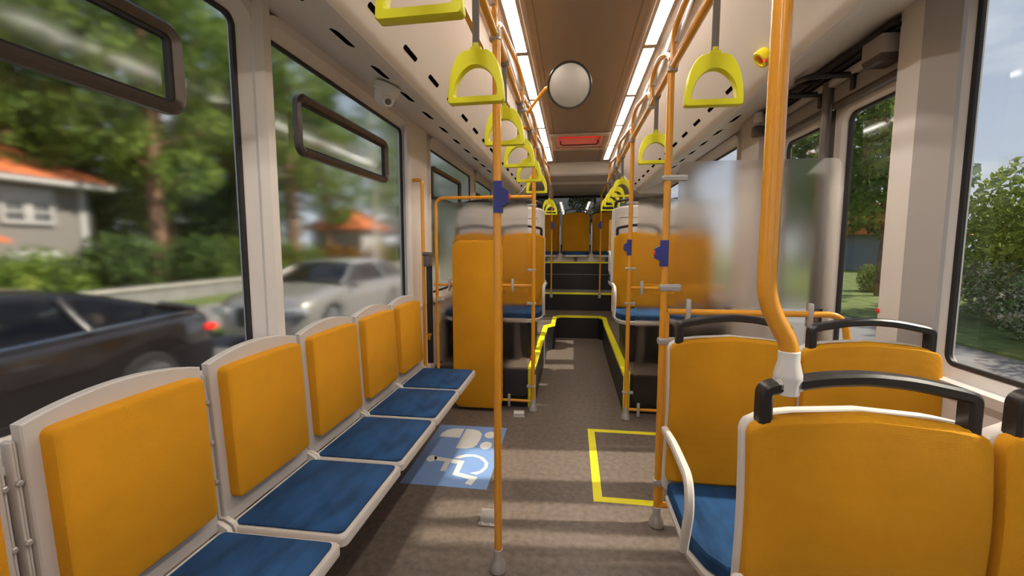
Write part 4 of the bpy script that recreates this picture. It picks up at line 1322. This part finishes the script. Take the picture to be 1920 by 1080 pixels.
# cars
def make_car(paint, L, W, prof_body, prof_roof, wy, label, name='car', wr=.34, tailz=None, estate=False, front_low=True):
    """car facing -Y, origin at the middle on the ground.  prof_body: (y, z_top, halfwidth) ; prof_roof: (y, z, halfwidth)"""
    e = empty(name, (0, 0, 0), label, 'car')
    rings = []
    def interp(pr, y, i):
        for a, b in zip(pr[:-1], pr[1:]):
            if a[0] <= y <= b[0]:
                t = (y - a[0]) / (b[0] - a[0]); return a[i] * (1 - t) + b[i] * t
        return pr[0][i] if y < pr[0][0] else pr[-1][i]
    N = 40
    y0, y1 = prof_body[0][0], prof_body[-1][0]
    for k in range(N + 1):
        y = y0 + (y1 - y0) * k / N
        zt = interp(prof_body, y, 1); hw = interp(prof_body, y, 2)
        zb = .20
        zs = .62
        for c in wy:
            d = abs(y - c)
            if d < wr + .06: zb = max(zb, .06 + math.sqrt(max(0, (wr + .06) ** 2 - d * d)) + .22)
        zb = min(zb, zt - .12); zm = max(zb + .05, min(zs, zt - .08))
        pr = [(hw * .96, zb), (hw, zm), (hw * .985, zt - .10 if zt - .10 > zm else zm + .01), (hw * .93, zt - .02), (hw * .7, zt + .02), (0, zt + .045)]
        ring = [(x, y, z) for x, z in pr] + [(-x, y, z) for x, z in reversed(pr[:-1])] + [(0, y, zb)]
        rings.append(ring)
    mb = MB(); mb.loft(rings); mb.build('body', paint, e, angle=50)
    # greenhouse
    yr0, yr1 = prof_roof[0][0], prof_roof[-1][0]
    rings = []
    M_ = 24
    for k in range(M_ + 1):
        y = yr0 + (yr1 - yr0) * k / M_
        zr = interp(prof_roof, y, 1); hr = interp(prof_roof, y, 2)
        zb = interp(prof_body, y, 1); hb = interp(prof_body, y, 2) * .92
        zr = max(zr, zb + .02)
        t = min(1, (zr - zb) / .45)
        hr = hb + (hr - hb) * t
        ring = [(hb, y, zb), (hr, y, zr - .06 * t), (hr * .9, y, zr), (0, y, zr + .02), (-hr * .9, y, zr), (-hr, y, zr - .06 * t), (-hb, y, zb)]
        rings.append(ring)
    mb = MB(); mb.loft(rings); mb.build('windows', G_CAR, e, angle=40)
    ym = [p for p in prof_roof]
    # roof panel
    rr = []
    a, b = prof_roof[1][0], prof_roof[-2][0]
    for k in range(13):
        y = a + (b - a) * k / 12
        zr = interp(prof_roof, y, 1); hr = interp(prof_roof, y, 2)
        rr.append([(hr + .01, y, zr - .075), (hr + .005, y, zr - .04), (hr * .9, y, zr + .012), (0, y, zr + .035), (-hr * .9, y, zr + .012), (-hr - .005, y, zr - .04), (-hr - .01, y, zr - .075), (-hr * .85, y, zr - .03), (0, y, zr - .0), (hr * .85, y, zr - .03)])
    mb = MB(); mb.loft(rr)
    for s in (-1, 1):
        def P(y, f):   # point on the glass side, f 0 belt .. 1 roof
            zr = interp(prof_roof, y, 1); hr = interp(prof_roof, y, 2); zb = interp(prof_body, y, 1); hb = interp(prof_body, y, 2) * .92
            zr = max(zr, zb + .02); t = min(1, (zr - zb) / .45); hr = hb + (hr - hb) * t
            return Vector((s * (hb + (hr - hb) * f + .004), y, zb + (zr - .06 * t - zb) * f))
        seg = [P(yr0 + .02 + (a - yr0 - .02) * k / 5, 1) for k in range(6)]
        mb.tube(seg, .038, 8)
        seg = [P(b + (yr1 - .02 - b) * k / 5, 1) for k in range(6)]
        mb.tube(seg, .045, 8)
        yb = (a * .42 + b * .58)
        mb.tube([P(yb + .05, 0), P(yb, .5), P(yb - .03, 1)], .036, 8)
        if estate:
            yc = b - .35; mb.tube([P(yc + .15, 0), P(yc, 1)], .05, 8)
    mb.build('roof', paint, e, angle=50)
    mb = MB()
    for s in (-1, 1):
        for k in range(24):
            pass
        pts = []
        for k in range(20):
            y = yr0 + .1 + (yr1 - yr0 - .2) * k / 19
            pts.append((s * (interp(prof_body, y, 2) * .945), y, interp(prof_body, y, 1) + .005))
        mb.tube(pts, .012, 6)
    mb.build('belt_trim', CHROME, e)
    # interior
    mb = MB()
    for x in (-.38, .38):
        for y in (-.05, .95):
            mb.box((x, y + .28, .80), (.46, .14, .62), .06); mb.box((x, y, .52), (.48, .5, .16), .05); mb.box((x, y + .34, 1.14), (.24, .10, .16), .04)
    mb.build('interior', CARIN, e)
    for c in wy:
        for s in (-1, 1):
            mb = MB(); mb.lathe([(wr * .3, -.11), (wr * .96, -.11), (wr, -.08), (wr, .08), (wr * .94, .11), (wr * .70, .10)], (0, 0, 0), 28, 'X'); mb.bm.transform(Matrix.Translation((s * (W / 2 - .13), c, wr)))
            wh = mb.build('wheel', TYRE, e)
            mb = MB()
            for k in range(5):
                a_ = 2 * PI * k / 5
                mb.box((s * (W / 2 - .04), c + .11 * math.cos(a_) * 1.1, wr + .12 * math.sin(a_)), (.02, .22, .06), .008, Matrix.Rotation(a_, 3, 'X'))
            mb.lathe([(wr * .62, -.01), (wr * .70, .0), (wr * .70, .015), (wr * .64, .02)], (s * (W / 2 - .04), c, wr), 28, 'X')
            mb.lathe([(.06, -.01), (.05, .012), (.001, .014)], (s * (W / 2 - .04), c, wr), 14, 'X')
            mb.build('rim', CHROME, wh)
    zf = interp(prof_body, y0 + .2, 1)
    mb = MB(); mb.prism([(x, z) for x, z in rrect(-.36, .36, .36, .70, .08, 4)], y0 - .025, y0 + .10, 'Y'); mb.build('grille', BLACK, e)
    for s in (-1, 1):
        mb = MB(); mb.box((s * (W / 2 - .24), y0 + .12, .62), (.40, .22, .13), .03, Matrix.Rotation(s * .25, 3, 'Z')); mb.build('head_lamp', LAMPG, e)
        mb = MB(); mb.box((s * (W / 2 - .20), y1 - .10, .80), (.26, .14, .08), .03, Matrix.Rotation(-s * .2, 3, 'Z')); mb.build('tail_lamp', TAIL, e)
        mb = MB(); mb.box((s * (W / 2 + .07), -L * .16, .98), (.20, .10, .13), .04); mb.build('mirror', paint, e)
    return e
c = make_car(CARSIL, 4.9, 1.86,
    [(-2.45, .60, .62), (-2.38, .74, .78), (-2.2, .82, .86), (-1.9, .88, .91), (-1.0, 1.0, .93), (0, .99, .93), (1.4, 1.01, .93), (2.1, 1.0, .90), (2.38, .96, .82), (2.45, .80, .76)],
    [(-1.12, .98, .74), (-.25, 1.40, .60), (.4, 1.46, .61), (1.4, 1.44, .60), (1.95, 1.36, .58), (2.3, 1.02, .66)],
    (-1.50, 1.45), 'silver estate car parked behind the black one, seen through the second window', estate=True)
c.location = (-5.42, 9.2, GZ)
c = make_car(CARBLK, 4.8, 1.86,
    [(-2.4, .58, .62), (-2.3, .72, .8), (-1.9, .84, .9), (-1.0, .97, .93), (0, .95, .93), (1.2, 1.0, .93), (1.9, 1.02, .90), (2.3, .98, .80), (2.4, .78, .76)],
    [(-1.15, .95, .74), (-.25, 1.33, .60), (.35, 1.38, .60), (1.1, 1.32, .60), (1.7, 1.15, .62), (2.15, 1.03, .66)],
    (-1.45, 1.45), 'black saloon car close beside the bus on the left')
c.location = (-5.15, 2.35, GZ)
